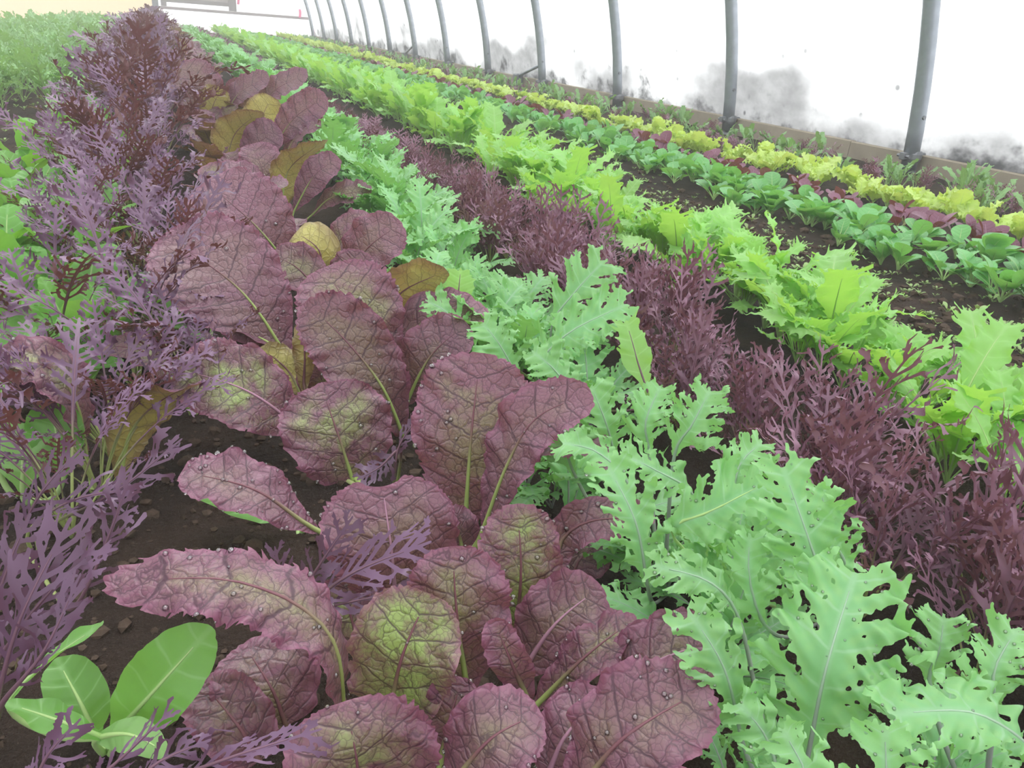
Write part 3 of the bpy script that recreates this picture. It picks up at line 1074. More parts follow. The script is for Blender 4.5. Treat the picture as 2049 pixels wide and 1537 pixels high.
r4 = crown('red_mustard_plant', 800, 850, 'red-mustard plant with a long folded pinkish leaf in front of a round one', 'plant', RG)
hero_leaf(r4, 'mustard', [(778, 775, .9), (715, 650, .87), (648, 530, .875)], 195, 'c', green=.5, drops=10)
hero_leaf(r4, 'mustard', [(805, 870, .86), (765, 775, .83), (695, 685, .815), (608, 602, .81)], 150, 'c', (0, 15), green=.2, drops=22)
hero_leaf(r4, 'mustard', [(815, 805, .88), (862, 712, .855), (937, 645, .855)], 112, 'c', (-10, 0), green=.2)
hero_leaf(r4, 'mustard', [(775, 655, .95), (800, 588, .93), (897, 540, .92)], 105, 'b', (0, -50), green=.5)
hero_leaf(r4, 'mustard', [(812, 745, .93), (850, 640, .92), (980, 635, .9)], 110, 'u', (-70, -10), green=.2)

r5 = crown('red_mustard_plant', 600, 765, 'red-mustard plant with a huge rounded mauve leaf over the soil gap', 'plant', RG)
hero_leaf(r5, 'mustard', [(572, 712, .98), (480, 580, .95), (325, 468, .955)], 215, 'c', green=.12, drops=16)
hero_leaf(r5, 'mustard', [(565, 705, .97), (470, 655, .95), (380, 655, .95)], 65, 'u', green=.1)
hero_leaf(r5, 'mustard', [(475, 705, 1.0), (405, 680, 1.0), (335, 707, .98)], 60, 'u', green=.3)
hero_leaf(r5, 'mustard', [(605, 795, .92), (575, 740, .92), (520, 695, .92)], 65, 'b', green=.3)

r6 = crown('red_mustard_plant', 620, 610, 'red-mustard plant with an upright mauve leaf just behind the huge rounded leaf', 'plant', RG)
hero_leaf(r6, 'mustard', [(582, 540, 1.25), (510, 450, 1.2), (408, 362, 1.21)], 175, 'c', green=.05, drops=8)
hero_leaf(r6, 'mustard', [(648, 605, 1.1), (600, 540, 1.08), (540, 508, 1.08)], 95, 'c', green=.4)
hero_leaf(r6, 'mustard', [(640, 550, 1.15), (638, 500, 1.13), (588, 462, 1.12)], 100, 'b', (0, -30), green=.4)
hero_leaf(r6, 'mustard', [(688, 555, 1.2), (740, 492, 1.17), (805, 445, 1.17)], 105, 'c', green=.15)
hero_leaf(r6, 'mustard', [(655, 520, 1.3), (695, 465, 1.28), (750, 440, 1.28)], 80, 'm', green=.6)
hero_leaf(r6, 'mustard', [(660, 640, 1.15), (700, 560, 1.13), (725, 500, 1.13)], 90, 'c', green=.3)

r7 = crown('red_mustard_plant', 575, 452, 'red-mustard plant showing a tall yellow-green leaf underside curling to the kale side', 'plant', RG)
hero_leaf(r7, 'mustard', [(566, 425, 1.72), (578, 340, 1.69), (655, 278, 1.66)], 82, 'b', (-10, -70), green=.4)
hero_leaf(r7, 'mustard', [(590, 420, 1.69), (630, 350, 1.66), (680, 315, 1.66)], 60, 'c', green=.1)
hero_leaf(r7, 'mustard', [(550, 430, 1.7), (505, 355, 1.66), (435, 328, 1.65)], 48, 'm', green=.1)
hero_leaf(r7, 'mustard', [(540, 400, 1.75), (525, 340, 1.73), (505, 285, 1.73)], 80, 'c', green=.2)
hero_leaf(r7, 'mustard', [(625, 430, 1.7), (665, 395, 1.68), (745, 380, 1.67)], 60, 'm', green=.3)
r8 = crown('red_mustard_plant', 500, 370, 'red-mustard plant with an upright yellow-green underside beside the tall purple plants', 'plant', RG)
hero_leaf(r8, 'mustard', [(455, 350, 2.12), (468, 272, 2.08), (522, 222, 2.05)], 82, 'b', (0, -50), green=.4)
hero_leaf(r8, 'mustard', [(490, 335, 2.1), (515, 290, 2.07), (560, 255, 2.06)], 75, 'c', green=.1)
hero_leaf(r8, 'mustard', [(545, 300, 2.1), (590, 235, 2.06), (655, 193, 2.03)], 70, 'c', green=.1)
hero_leaf(r8, 'mustard', [(560, 330, 2.1), (600, 262, 2.06), (650, 240, 2.03)], 50, 'm', green=.1)
hero_leaf(r8, 'mustard', [(520, 320, 2.15), (520, 250, 2.12), (545, 190, 2.1)], 70, 'b', green=.3)
r9 = crown('red_mustard_plant', 455, 285, 'red-mustard plant with a broad mauve leaf rising among the tall purple plants', 'plant', RG)
hero_leaf(r9, 'mustard', [(425, 250, 2.65), (400, 185, 2.58), (362, 122, 2.56)], 98, 'c', green=.15)
hero_leaf(r9, 'mustard', [(455, 240, 2.65), (475, 190, 2.6), (540, 150, 2.58)], 60, 'm', green=.1)
hero_leaf(r9, 'mustard', [(420, 260, 2.6), (425, 215, 2.57), (445, 175, 2.55)], 55, 'b', green=.3)
hero_leaf(r9, 'mustard', [(500, 250, 2.65), (545, 185, 2.6), (618, 145, 2.57)], 60, 'm', green=.1)
hero_leaf(r9, 'mustard', [(470, 250, 2.7), (480, 200, 2.66), (500, 165, 2.64)], 70, 'c', green=.2)
rl = crown('red_mustard_plant', 185, 985, 'red-mustard plant at the picture edge with a drooping pink leaf over pac choi', 'plant', RG)
hero_leaf(rl, 'mustard', [(175, 930, .72), (152, 805, .70), (85, 730, .68), (-45, 735, .66)], 125, 'm', (-40, 5), green=.7, drops=10)
hero_leaf(rl, 'mustard', [(238, 965, .73), (262, 865, .72), (325, 800, .71), (415, 762, .70)], 105, 'b', (10, -75), green=.3)
rm = crown('red_mustard_plant', 395, 830, 'small red-mustard plant with a green-centred leaf arching over black soil', 'plant', RG)
hero_leaf(rm, 'mustard', [(352, 770, .85), (290, 705, .83), (200, 690, .82)], 72, 'm', green=1.2)

# curly kale in the foreground
KG = 'curly kale plants in the pale green row'
k1 = crown('curly_kale_plant', 1600, 1610, 'big pale green curly kale plant in the bottom right, with a violet midrib leaf', 'plant', KG)
KL = []
KL += [hero_leaf(k1, 'kale', [(1615, 1520, .42), (1655, 1330, .40), (1720, 1120, .425)], 330, 'c', drops=22),
       hero_leaf(k1, 'kale', [(1490, 1500, .43), (1450, 1340, .41), (1370, 1210, .41)], 190, 'c', drops=14),
       hero_leaf(k1, 'kale', [(1480, 1245, .46), (1420, 1165, .45), (1300, 1130, .45)], 140, 'c', drops=10),
       hero_leaf(k1, 'kale', [(1560, 1560, .41), (1530, 1470, .40), (1470, 1400, .40)], 150, 'c', drops=10)]
k2 = crown('curly_kale_plant', 2000, 1640, 'pale green curly kale plant with a drooping leaf in the bottom right corner', 'plant', KG)
hero_leaf(k2, 'kale', [(2090, 1540, .40), (1960, 1430, .38), (1755, 1430, .37)], 220, 'm', drops=18)
hero_leaf(k2, 'kale', [(1790, 1670, .36), (1775, 1560, .35), (1770, 1440, .35)], 230, 'c', drops=14)
hero_leaf(k2, 'kale', [(1860, 1370, .46), (1880, 1300, .45), (1890, 1225, .455)], 150, 'c', drops=10)
hero_leaf(k2, 'kale', [(1990, 1420, .42), (1990, 1340, .415), (2040, 1250, .42)], 170, 'c', drops=10)
hero_leaf(k2, 'kale', [(1640, 1640, .36), (1610, 1540, .355), (1560, 1450, .355)], 160, 'c')
k3 = crown('curly_kale_plant', 1640, 1240, 'pale green curly kale plant with tall leaves beside the dark purple mizuna', 'plant', KG)
hero_leaf(k3, 'kale', [(1672, 1245, .47), (1622, 1090, .46), (1560, 915, .47)], 215, 'c', drops=14)
hero_leaf(k3, 'kale', [(1345, 1070, .52), (1430, 1020, .50), (1545, 960, .51)], 210, 'f', drops=10, stalk='bright_stalk')
hero_leaf(k3, 'kale', [(1700, 1160, .50), (1660, 1060, .49), (1640, 960, .495)], 150, 'c')
hero_leaf(k3, 'kale', [(1530, 1250, .48), (1500, 1160, .47), (1500, 1060, .475)], 140, 'c')
k4 = crown('curly_kale_plant', 1330, 1190, 'pale green curly kale plant rubbing against the red mustard leaves', 'plant', KG)
hero_leaf(k4, 'kale', [(1295, 1170, .53), (1272, 1045, .51), (1210, 920, .52)], 175, 'c', drops=10)
hero_leaf(k4, 'kale', [(1350, 910, .6), (1385, 850, .585), (1425, 772, .585)], 160, 'c', drops=10)
hero_leaf(k4, 'kale', [(1390, 1000, .56), (1310, 940, .55), (1240, 910, .55)], 130, 'm')
hero_leaf(k4, 'kale', [(1230, 910, .66), (1212, 845, .65), (1180, 765, .655)], 140, 'c')
hero_leaf(k4, 'kale', [(1300, 910, .64), (1292, 845, .63), (1325, 765, .635)], 120, 'c')
hero_leaf(k4, 'kale', [(1150, 950, .66), (1130, 880, .65), (1120, 800, .655)], 130, 'c')
hero_leaf(k4, 'kale', [(1260, 975, .6), (1195, 905, .6), (1115, 885, .6)], 120, 'm')
hero_leaf(k4, 'kale', [(1460, 1010, .54), (1480, 930, .535), (1530, 880, .54)], 140, 'c')
k5 = crown('curly_kale_plant', 1110, 800, 'pale green curly kale plant with a long leaf pointing at the purple mizuna', 'plant', KG)
hero_leaf(k5, 'kale', [(1075, 735, .8), (1140, 665, .78), (1262, 605, .78)], 150, 'c')
hero_leaf(k5, 'kale', [(1105, 650, .9), (1150, 585, .885), (1215, 515, .885)], 165, 'c')
hero_leaf(k5, 'kale', [(935, 690, .9), (900, 630, .89), (850, 600, .89)], 100, 'c')
hero_leaf(k5, 'kale', [(1040, 760, .84), (1000, 690, .82), (960, 640, .82)], 140, 'c')
hero_leaf(k5, 'kale', [(1150, 800, .74), (1110, 740, .73), (1060, 700, .73)], 140, 'c')
hero_leaf(k5, 'jag', [(1292, 810, .75), (1276, 725, .74), (1250, 632, .745)], 90, 'c', blade='bright', stalk='purple_stalk')
hero_leaf(k5, 'jag', [(915, 620, .95), (918, 580, .945), (922, 535, .945)], 105, 'c', blade='bright', stalk='purple_stalk')

# pac choi on the picture's near side
CG = 'pac choi plants among the tall purple plants'
c1 = crown('pac_choi_plant', 215, 1490, 'glossy green pac choi plant with a long upright leaf in the bottom corner', 'plant', CG)
hero_leaf(c1, 'lance', [(225, 1478, .455), (315, 1375, .435), (428, 1250, .435)], 150, 'f')
hero_leaf(c1, 'lance', [(195, 1480, .475), (160, 1405, .465), (112, 1315, .47)], 115, 'f', cup=.7)
hero_leaf(c1, 'lance', [(215, 1482, .44), (110, 1440, .42), (5, 1405, .41)], 75, 'u')
hero_leaf(c1, 'lance', [(190, 1480, .44), (260, 1470, .42), (340, 1510, .41)], 70, 'b')
hero_leaf(c1, 'lance', [(20, 1415, .44), (90, 1330, .43), (210, 1245, .43)], 55, 'u')
c2 = crown('pac_choi_plant', 600, 1065, 'pac choi plant with one flat pale leaf below the pink mustard leaf', 'plant', CG)
hero_leaf(c2, 'spoon', [(600, 1042, .67), (490, 1020, .65), (366, 970, .64)], 95, 'u')
hero_leaf(c2, 'lance', [(575, 1185, .60), (510, 1140, .59), (425, 1130, .585)], 70, 'u')
c3 = crown('pac_choi_plant', 60, 1000, 'pac choi plant with cupped round leaves under the drooping pink leaf', 'plant', CG)
hero_leaf(c3, 'spoon', [(45, 985, .68), (45, 920, .67), (35, 845, .675)], 120, 'b', cup=.6)
hero_leaf(c3, 'spoon', [(125, 960, .70), (115, 885, .69), (100, 795, .695)], 105, 'f', cup=.5)
hero_leaf(c3, 'spoon', [(5, 960, .70), (-5, 900, .69), (-10, 820, .70)], 90, 'f')
c4 = crown('pac_choi_plant', 425, 650, 'pac choi plant with one pale leaf tucked behind the huge rounded mauve leaf', 'plant', CG)
hero_leaf(c4, 'lance', [(415, 625, 1.02), (340, 588, 1.0), (250, 560, .99)], 95, 'm')
hero_leaf(c4, 'lance', [(410, 680, 1.0), (370, 660, .99), (325, 650, .98)], 50, 'u')

# purple frond sprays close to the lens
PG = 'tall purple feathery mustard plants'
p1 = crown('purple_frond_plant', 560, 1330, 'purple antler-leaved mustard reaching over the notched burgundy leaf', 'plant', PG)
hero_leaf(p1, 'frond', [(598, 1235, .52), (700, 1150, .50), (860, 1085, .495)], 150, 'c')
hero_leaf(p1, 'frond', [(590, 1215, .52), (640, 1130, .505), (705, 1035, .50)], 110, 'c')
hero_leaf(p1, 'frond', [(600, 1240, .52), (700, 1205, .50), (845, 1185, .49)], 80, 'm')
hero_leaf(p1, 'frond', [(585, 1240, .52), (570, 1180, .515), (550, 1095, .51)], 70, 'c')
p2 = crown('purple_frond_plant', 60, 1120, 'purple feathery mustard plant with an arching frond across the dark soil', 'plant', PG)
hero_leaf(p2, 'frond', [(85, 1060, .60), (230, 985, .575), (362, 880, .56)], 110, 'c')
hero_leaf(p2, 'frond', [(60, 1060, .6), (150, 1000, .58), (290, 975, .57)], 120, 'm')
hero_leaf(p2, 'frond', [(150, 1215, .5), (215, 1080, .485), (260, 950, .48)], 120, 'c')
hero_leaf(p2, 'frond', [(30, 1100, .58), (80, 990, .56), (160, 900, .56)], 120, 'c')
p3 = crown('purple_frond_plant', -40, 1430, 'dense purple feathery mustard plant at the lower picture edge by the pac choi', 'plant', PG)
hero_leaf(p3, 'frond', [(-10, 1420, .41), (40, 1240, .39), (140, 1040, .395)], 190, 'c')
hero_leaf(p3, 'frond', [(-20, 1350, .42), (70, 1220, .40), (200, 1080, .40)], 150, 'c')
hero_leaf(p3, 'frond', [(10, 1400, .40), (90, 1300, .385), (160, 1150, .385)], 120, 'c')
hero_leaf(p3, 'frond', [(-30, 1300, .43), (10, 1150, .42), (60, 1030, .42)], 150, 'c')
p4 = crown('purple_frond_plant', 180, 1640, 'purple feathery mustard fronds poking up from the bottom edge before the pac choi', 'plant', PG)
hero_leaf(p4, 'frond', [(300, 1580, .37), (450, 1520, .355), (640, 1460, .35)], 110, 'm')
hero_leaf(p4, 'frond', [(150, 1600, .37), (240, 1520, .36), (345, 1420, .36)], 90, 'c')
hero_leaf(p4, 'frond', [(60, 1620, .37), (90, 1520, .36), (160, 1440, .36)], 120, 'c')
hero_leaf(p4, 'frond', [(250, 1600, .36), (310, 1530, .35), (420, 1480, .35)], 90, 'c')
p5 = crown('purple_frond_plant', 790, 990, 'small purple frond springing up beside the mottled leaf of the second mustard', 'plant', PG)
hero_leaf(p5, 'frond', [(800, 900, .70), (760, 935, .69), (715, 960, .685)], 80, 'c')
hero_leaf(p5, 'frond', [(790, 940, .70), (800, 890, .695), (840, 830, .69)], 50, 'c')


# ------------------------------------------------------------------ species for the rows
def local_spine(pet, L, e0, e1, bend=1.0, n=26):
    """stalk and blade in the local XZ plane, rising at e0 and arching to e1 (degrees)"""
    tot = pet + L
    P = [np.zeros(3)]
    for i in range(n):
        u = (i + .5) / n
        e = math.radians(e0 + (e1 - e0) * u ** bend)
        P.append(P[-1] + np.array([math.cos(e), 0, math.sin(e)]) * tot / n)
    return np.array(P)


SIDE0 = np.array([0, -1.0, 0])


def sp_leaf(sp, seed, h, ribs=(12, 5)):
    r = random.Random(seed)
    L = sp['L'] * r.uniform(.82, 1.15)
    pet = sp['pet'] * r.uniform(.8, 1.2)
    e0 = r.uniform(*sp['e0'])
    e1 = r.uniform(*sp['e1'])
    g = leaf_geometry(sp['kind'], local_spine(pet, L, e0, e1, sp.get('bend', 1.3)), pet, L * sp['w'] * r.uniform(.88, 1.12), SIDE0, seed, h,
                      sp.get('cup', .2), (r.uniform(-12, 12), r.uniform(-25, 25)), sp.get('frill', 0) , sp.get('wl', .03), sp.get('pucker', 0), 0, sp['rad'], .8, sp.get('nlat', 6), ribs)
    return g


SPECIES = {
    'red_mustard_plant': dict(kind='mustard', blade='red', stalk='red_stalk', L=.145, pet=.055, w=.60, e0=(62, 84), e1=(-15, 50), cup=.3, frill=.004, wl=.045, pucker=.0008, rad=.0026, h=(.0042, .0085, .016), leaves=(6, 8), tilt=14),
    'curly_kale_plant': dict(kind='kale', blade='kale', stalk='kale_stalk', L=.115, pet=.035, w=.62, e0=(55, 85), e1=(-20, 45), frill=.008, wl=.028, rad=.0015, h=(.0021, .0046, .0095), leaves=(7, 9), tilt=16),
    'purple_frond_plant': dict(kind='frond', blade='purple', stalk='purple_stalk', L=.15, pet=.13, w=.60, e0=(70, 90), e1=(5, 70), frill=.014, wl=.05, rad=.0016, h=(.0016, .0034, .0105), leaves=(10, 12), tilt=12),
    'purple_mizuna_plant': dict(kind='fine', blade='fine', stalk='purple_stalk', L=.135, pet=.035, w=.52, e0=(64, 89), e1=(30, 82), frill=.012, wl=.04, rad=.0012, h=(.0014, .0034, .0115), leaves=(11, 13), tilt=22),
    'bright_mizuna_plant': dict(kind='jag', blade='bright', stalk='bright_stalk', L=.115, pet=.035, w=.60, e0=(50, 86), e1=(-15, 55), frill=.008, wl=.03, rad=.0015, h=(.0025, .0055, .011), leaves=(9, 11), tilt=15),
    'tatsoi_plant': dict(kind='small', blade='tatsoi', stalk='choi_stalk', L=.052, pet=.032, w=.78, e0=(50, 86), e1=(0, 60), cup=.3, rad=.0016, h=(.0040, .0075, .012), leaves=(8, 10), tilt=16),
    'baby_red_plant': dict(kind='small', blade='babyred', stalk='red_rib', L=.06, pet=.03, w=.72, e0=(55, 85), e1=(0, 50), cup=.2, rad=.0013, h=(.0045, .0080, .013), leaves=(5, 6), tilt=12),
    'lime_mustard_plant': dict(kind='lime', blade='lime', stalk='bright_stalk', L=.095, pet=.03, w=.72, e0=(58, 88), e1=(-10, 55), cup=.1, frill=.010, wl=.026, rad=.0014, h=(.0040, .0070, .012), leaves=(6, 8), tilt=14),
    'green_mizuna_plant': dict(kind='jag', blade='feather', stalk='bright_stalk', L=.085, pet=.03, w=.42, e0=(55, 86), e1=(0, 60), frill=.006, wl=.03, rad=.0012, h=(.0035, .0065, .011), leaves=(7, 8), tilt=16),
    'feathery_green_plant': dict(kind='fine', blade='feather', stalk='bright_stalk', L=.17, pet=.05, w=.55, e0=(55, 88), e1=(5, 65), frill=.012, wl=.05, rad=.0014, h=(.003, .0055, .015), leaves=(9, 11), tilt=18),
    'pac_choi_plant': dict(kind='lance', blade='choi', stalk='choi_stalk', L=.105, pet=.035, w=.50, e0=(55, 85), e1=(-5, 55), cup=.3, frill=.003, wl=.05, rad=.0026, h=(.0048, .009, .014), leaves=(5, 7), tilt=12),
}
for nm, sp in SPECIES.items():
    seed0 = sum(map(ord, nm))
    sp['mats'] = [M[sp['blade']], M[sp['stalk']]]
    sp['hi'] = [leaf_mesh('leaf', sp_leaf(sp, seed0 + q, sp['h'][0]), sp['mats']) for q in range(6)]
    mid = [sp_leaf(sp, seed0 + 20 + q, sp['h'][1], (8, 4)) for q in range(5)]
    low = [sp_leaf(sp, seed0 + 40 + q, sp['h'][2], (5, 3)) for q in range(4)]

    def joined(src, r, nl):
        Vs, Ts, mi, co, ph, off = [], [], [], [], [], 0
        for q in range(nl):
            g = src[r.randrange(len(src))]
            a = 2 * math.pi * (q + r.uniform(-.3, .3)) / nl * 1.0 + q * 2.399
            s = r.uniform(.6, 1.1)
            tl = math.radians(r.gauss(0, sp['tilt'] * .6))
            R = (Matrix.Rotation(a, 3, 'Z') @ Matrix.Rotation(tl, 3, 'Y'))
            R = np.array(R) * s
            for V, T, m in ((g['V'], g['T'], 0), (g['SV'], g['ST'], 1)):
                Vs.append(V @ R.T)
                Ts.append(T + off)
                mi.append(np.full(len(T), m))
                co.append(g['co'] if m == 0 else np.zeros((len(V), 3)))
                ph.append(g['ph'] if m == 0 else g['SP'])
                off += len(V)
        return [np.concatenate(z) for z in (Vs, Ts, mi, co, ph)]
    rj = random.Random(seed0)
    sp['mid'] = []
    for q in range(6):
        V, T, mi, co, ph = joined(mid, rj, rj.randint(*sp['leaves']) + 1)
        sp['mid'].append(tri_mesh(nm, V, T, sp['mats'], mi, co, ph))
    sp['low'] = [joined(low, rj, rj.randint(*sp['leaves'])) for q in range(5)]

TINT = {'red_mustard_plant': (0.1, .8)}


def put_plant(nm, x, y, s, label, group, detail, cat='plant', lean=0.0):
    sp = SPECIES[nm]
    z = soil_height(x, y) - .002
    if detail == 0:
        r = empty(nm, (x, y, z), rng.uniform(0, 6.28), s)
        nl = rng.randint(*sp['leaves'])
        for q in range(nl):
            o = bpy.data.objects.new('leaf', sp['hi'][rng.randrange(6)])
            a = q * 2.399 + rng.uniform(-.4, .4)
            o.rotation_euler = (math.radians(rng.gauss(0, 6)), math.radians(rng.gauss(0, sp['tilt'] * .6)), a)
            k = rng.uniform(.62, 1.12)
            o.scale = (k, k, k)
            o['tint'] = rng.uniform(*TINT.get(nm, (.2, .9)))
            link(o, r)
    else:
        r = bpy.data.objects.new(nm, sp['mid'][rng.randrange(6)])
        r.location = (x, y, z)
        r.rotation_euler = (rng.gauss(0, .05), rng.gauss(0, .05), rng.uniform(0, 6.28))
        r.scale = (s, s, s * rng.uniform(.9, 1.12))
        r['tint'] = rng.uniform(*TINT.get(nm, (.2, .9)))
        link(r)
    tag(r, label, cat, group)
    return r


def row(nm, phrase, where, group, xc, jx, y0, ynear, yfar, step, scale, y_end=16.9, cols=1, far_step=None):
    """a sown row: separate leaves close by, whole plants farther on, one mass at the far end"""
    x_of = xc if callable(xc) else (lambda yy: xc)
    s_of = scale if callable(scale) else (lambda yy: scale)
    rng.seed(sum(map(ord, phrase + where)))
    yy, todo = y0, []
    while yy < yfar:
        st = step if yy < ynear else step * 1.18
        for c in range(cols):
            x = x_of(yy) + rng.uniform(-jx, jx) + (0 if cols == 1 else (c - (cols - 1) / 2) * 2.0 * jx)
            todo.append((yy + rng.uniform(-.35, .35) * st, x, 0 if yy < ynear else 1))
        yy += st
    count = {}
    for y_, x, det in sorted(todo):
        hk = int(math.floor((y_ - HOOP_Y[2]) / 1.22))
        count[hk] = count.get(hk, 0) + 1
        o_ = ORD[count[hk] - 1]
        if hk < 0:
            hk = -1 if hk == -1 else -2
            lab = '%s, %s from the near end of %s' % (phrase, ORD[sum(v for q, v in count.items() if q < 0) - 1], where)
        else:
            lab = '%s, %s past the %s hoop in %s' % (phrase, o_, ORD[hk], where)
        put_plant(nm, x, y_, s_of(y_) * rng.uniform(.82, 1.15), lab, group, det)
    # the far end
    Vs, Ts, mis, cos, phs, off = [], [], [], [], [], 0
    sp = SPECIES[nm]
    fs = far_step or step * 1.5
    while yy < y_end:
        for c in range(cols):
            x = x_of(yy) + rng.uniform(-jx, jx) + (0 if cols == 1 else (c - (cols - 1) / 2) * 2.0 * jx)
            V, T, mi, co, ph = sp['low'][rng.randrange(5)]
            a, s = rng.uniform(0, 6.28), s_of(yy) * rng.uniform(.9, 1.25)
            R = np.array([[math.cos(a), -math.sin(a), 0], [math.sin(a), math.cos(a), 0], [0, 0, 1]]) * s
            Vs.append(V @ R.T + np.array([x, yy, soil_height(x, yy)]))
            Ts.append(T + off)
            off += len(V)
            mis.append(mi)
            cos.append(co)
            phs.append(ph)
        yy += fs
    if Vs:
        o = link(bpy.data.objects.new(nm.replace('_plant', '_foliage'), tri_mesh(nm + '_far', *[np.concatenate(z) for z in (Vs, Ts)], sp['mats'], np.concatenate(mis), np.concatenate(cos), np.concatenate(phs))))
        o['tint'] = .3
        tag(o, '%s massed at the far end of %s' % (phrase.replace(' plant', ' foliage'), where), 'foliage', kind='stuff')


# rows, from the kale to the wall, then the rows on the other side of the red mustard
row('curly_kale_plant', 'smaller curly kale plant', 'the pale green kale row', KG, lambda y: .32 + .065 * min(y, 2.2), .068, .18, 2.3, 9.0, .062, lambda y: min(1.15, .62 + .36 * y))
row('purple_mizuna_plant', 'dark purple mizuna plant', 'the fine-leaved purple row', 'fine-leaved purple mizuna plants', lambda y: .545 + .03 * min(y, 3), .070, .10, 2.3, 9.0, .036, lambda y: .90 if y < 1.1 else max(.60, .90 - .35 * (y - 1.1)), far_step=.09)
row('bright_mizuna_plant', 'yellow-green mizuna plant', 'the bright green row', 'bright green mizuna plants', lambda y: .79 + .075 * min(y, 3), .085, .22, 2.4, 9.0, .038, lambda y: 1.06 + .12 * min(1, max(0, y - .8)))
row('tatsoi_plant', 'spoon-leaved tatsoi plant', 'the tatsoi row', 'tatsoi plants beyond the bare soil', lambda y: 1.53 + .045 * min(y, 3), .13, .55, 2.7, 6.2, .021, 1.0)
row('baby_red_plant', 'baby red mustard plant', 'the low red row', 'baby red mustard plants', lambda y: 1.80 + .02 * min(y, 3), .06, .95, 2.9, 8.5, .050, .95)
row('lime_mustard_plant', 'lime frilled mustard plant', 'the lime row', 'lime frilled mustard plants', lambda y: 2.06 + .012 * min(y, 4), .065, 1.05, 3.2, 9.0, .054, .85)
row('green_mizuna_plant', 'small green mizuna plant', 'the mixed row by the board', 'green mizuna plants by the board', 2.44, .17, 1.3, 2.6, 9.0, .038, .95)
row('purple_mizuna_plant', 'small purple mizuna plant', 'the mixed row by the board', 'purple mizuna plants by the board', 2.40, .18, 1.35, 2.0, 7.5, .075, .52, y_end=13.0, far_step=.16)
row('purple_frond_plant', 'tall purple feathery mustard plant', 'the tall purple row', PG, lambda y: -.07 - .04 * min(1, y / 2), .075, .62, 2.6, 9.0, .072, lambda y: min(1.12, .50 + .22 * y))
row('pac_choi_plant', 'green pac choi plant', 'the tall purple row', CG, lambda y: -.16 - .02 * y, .09, .85, 2.6, 5.0, .060, lambda y: min(1.25, .72 + .28 * y), y_end=5.0)
row('red_mustard_plant', 'mauve red-mustard plant', 'the red row', RG, lambda y: .16, .05, 2.95, 3.3, 9.0, .12, .95)
row('red_mustard_plant', 'smaller mauve red-mustard plant', 'the red row', RG, lambda y: .10 + .01 * y, .03, 1.35, 2.9, 2.9, .17, .78, y_end=2.9)
row('feathery_green_plant', 'feathery green plant', 'the far green block', 'feathery green plants beyond the tall purple row', -.95, .14, 3.7, 3.7, 8.0, .11, 1.0, cols=4, far_step=.24)

# ------------------------------------------------------------------ weeds and clods on the bare soil
wd = []
for q in range(4):
    r = random.Random(q)
    b = []
    Vs, Ts, co, ph, off = [], [], [], [], 0
    for k in range(5 + q):
        L = r.uniform(.008, .015)
        g = leaf_geometry('small', local_spine(.006, L, r.uniform(30, 75), r.uniform(-10, 30)), .006, L * .55, SIDE0, 50 + k, .0035, .1, (0, 0), 0, .03, 0, 0, .0004, ribs=(4, 3))
        a = k * 2.4 + r.uniform(-.4, .4)
        R = np.array(Matrix.Rotation(a, 3, 'Z'))
        for V, T, c_, p_ in ((g['V'], g['T'], g['co'], g['ph']), (g['SV'], g['ST'], np.zeros((len(g['SV']), 3)), np.zeros(len(g['SV'])))):
            Vs.append(V @ R.T + np.array([0, 0, .003]))
            Ts.append(T + off)
            off += len(V)
            co.append(c_)
            ph.append(p_)
    wd.append([np.concatenate(z) for z in (Vs, Ts, co, ph)])
wme = [tri_mesh('weed_seedling', V, T, [M['weed']], None, co, ph) for V, T, co, ph in wd]
rng.seed(5)
for q in range(290):
    x = rng.gauss(1.25, .11)
    y = .75 + 2.4 * rng.random() ** 1.3
    if q % 6 == 0:
        x, y = -.45 + rng.uniform(-.18, .16), rng.uniform(1.6, 4.2)
    o = bpy.data.objects.new('weed_seedling', wme[rng.randrange(4)])
    s = rng.uniform(.6, 1.3)
    o.location = (x, y, soil_height(x, y))
    o.rotation_euler = (0, 0, rng.uniform(0, 6.28))
    o.scale = (s, s, s)
    link(o)
    tag(o, 'tiny pale weed seedling on the bare soil strip' if x > 0 else 'tiny weed seedling on the weedy soil past the tall purple row', 'weed',
        'weed seedlings on the bare strip' if x > 0 else 'weed seedlings past the purple row')
Vs, Ts, co, ph, off = [], [], [], [], 0
for q in range(700):
    x, y = rng.gauss(1.27, .13), .7 + 3.0 * rng.random() ** 1.2
    V, T, c_, p_ = wd[rng.randrange(4)]
    a, k = rng.uniform(0, 6.28), rng.uniform(.35, .7)
    R = np.array(Matrix.Rotation(a, 3, 'Z')) * k
    Vs.append(V @ R.T + np.array([x, y, soil_height(x, y)]))
    Ts.append(T + off)
    off += len(V)
    co.append(c_)
    ph.append(p_)
sw = link(bpy.data.objects.new('weeds', tri_mesh('weeds', np.concatenate(Vs), np.concatenate(Ts), [M['weed']], None, np.concatenate(co), np.concatenate(ph))))
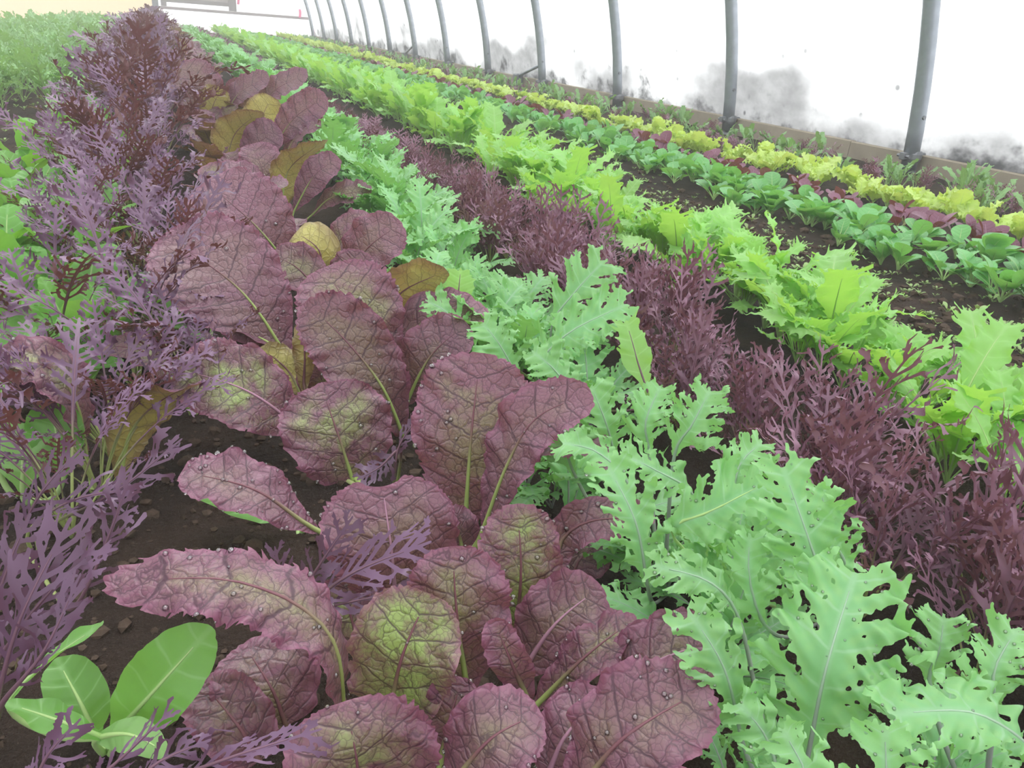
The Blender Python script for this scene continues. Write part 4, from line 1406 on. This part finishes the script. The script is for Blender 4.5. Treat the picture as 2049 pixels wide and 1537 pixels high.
tag(sw, 'carpet of just sprouted pale weeds on the bare strip', 'weeds', kind='stuff')
cv, cf = [], []
ico = [(0, 0, 1), (.89, 0, .45), (.28, .85, .45), (-.72, .53, .45), (-.72, -.53, .45), (.28, -.85, .45), (.72, .53, -.45), (-.28, .85, -.45), (-.89, 0, -.45), (-.28, -.85, -.45), (.72, -.53, -.45), (0, 0, -1)]
icf = [(0, 1, 2), (0, 2, 3), (0, 3, 4), (0, 4, 5), (0, 5, 1), (1, 6, 2), (2, 7, 3), (3, 8, 4), (4, 9, 5), (5, 10, 1), (6, 7, 2), (7, 8, 3), (8, 9, 4), (9, 10, 5), (10, 6, 1), (11, 7, 6), (11, 8, 7), (11, 9, 8), (11, 10, 9), (11, 6, 10)]
for q in range(7000):
    if q % 3 == 0:
        x, y = rng.uniform(-.35, .3), .3 + 1.3 * rng.random()
    elif q % 9 == 1:
        x, y = rng.uniform(-.75, -.3), rng.uniform(1.5, 4.5)
    else:
        x, y = rng.gauss(1.22, .16), .6 + 3.2 * rng.random() ** 1.3
    r = .0018 + (.012 if x > .8 else .007) * rng.random() ** 3.5
    z = soil_height(x, y) + r * .2
    b = len(cv)
    for v in ico:
        k = r * rng.uniform(.7, 1.3)
        cv.append((x + v[0] * k, y + v[1] * k, z + v[2] * k * .7))
    cf += [(b + i, b + j, b + k_) for i, j, k_ in icf]
cl = link(bpy.data.objects.new('soil_clods', tri_mesh('soil_clods', cv, cf, [M['clod']], smooth=False)))
tag(cl, 'loose crumbs and clods of brown soil', 'soil', kind='stuff')

# ------------------------------------------------------------------ added haze volume, mostly standing in for lens glare
hz = NT('glare_haze')
hv_ = hz.n('ShaderNodeVolumeScatter')
hv_.inputs['Density'].default_value = 0.02
hv_.inputs['Color'].default_value = (1, 1, 1, 1)
hz.t.links.new(hv_.outputs[0], hz.out.inputs['Volume'])
air = MB().box(-3.2, 2.70, -0.8, 17.2, -0.02, 2.0).build('haze', hz.m)
tag(air, 'added thin white haze volume, mostly standing in for lens glare', 'haze', kind='stuff')
scene.cycles.volume_bounces = 1
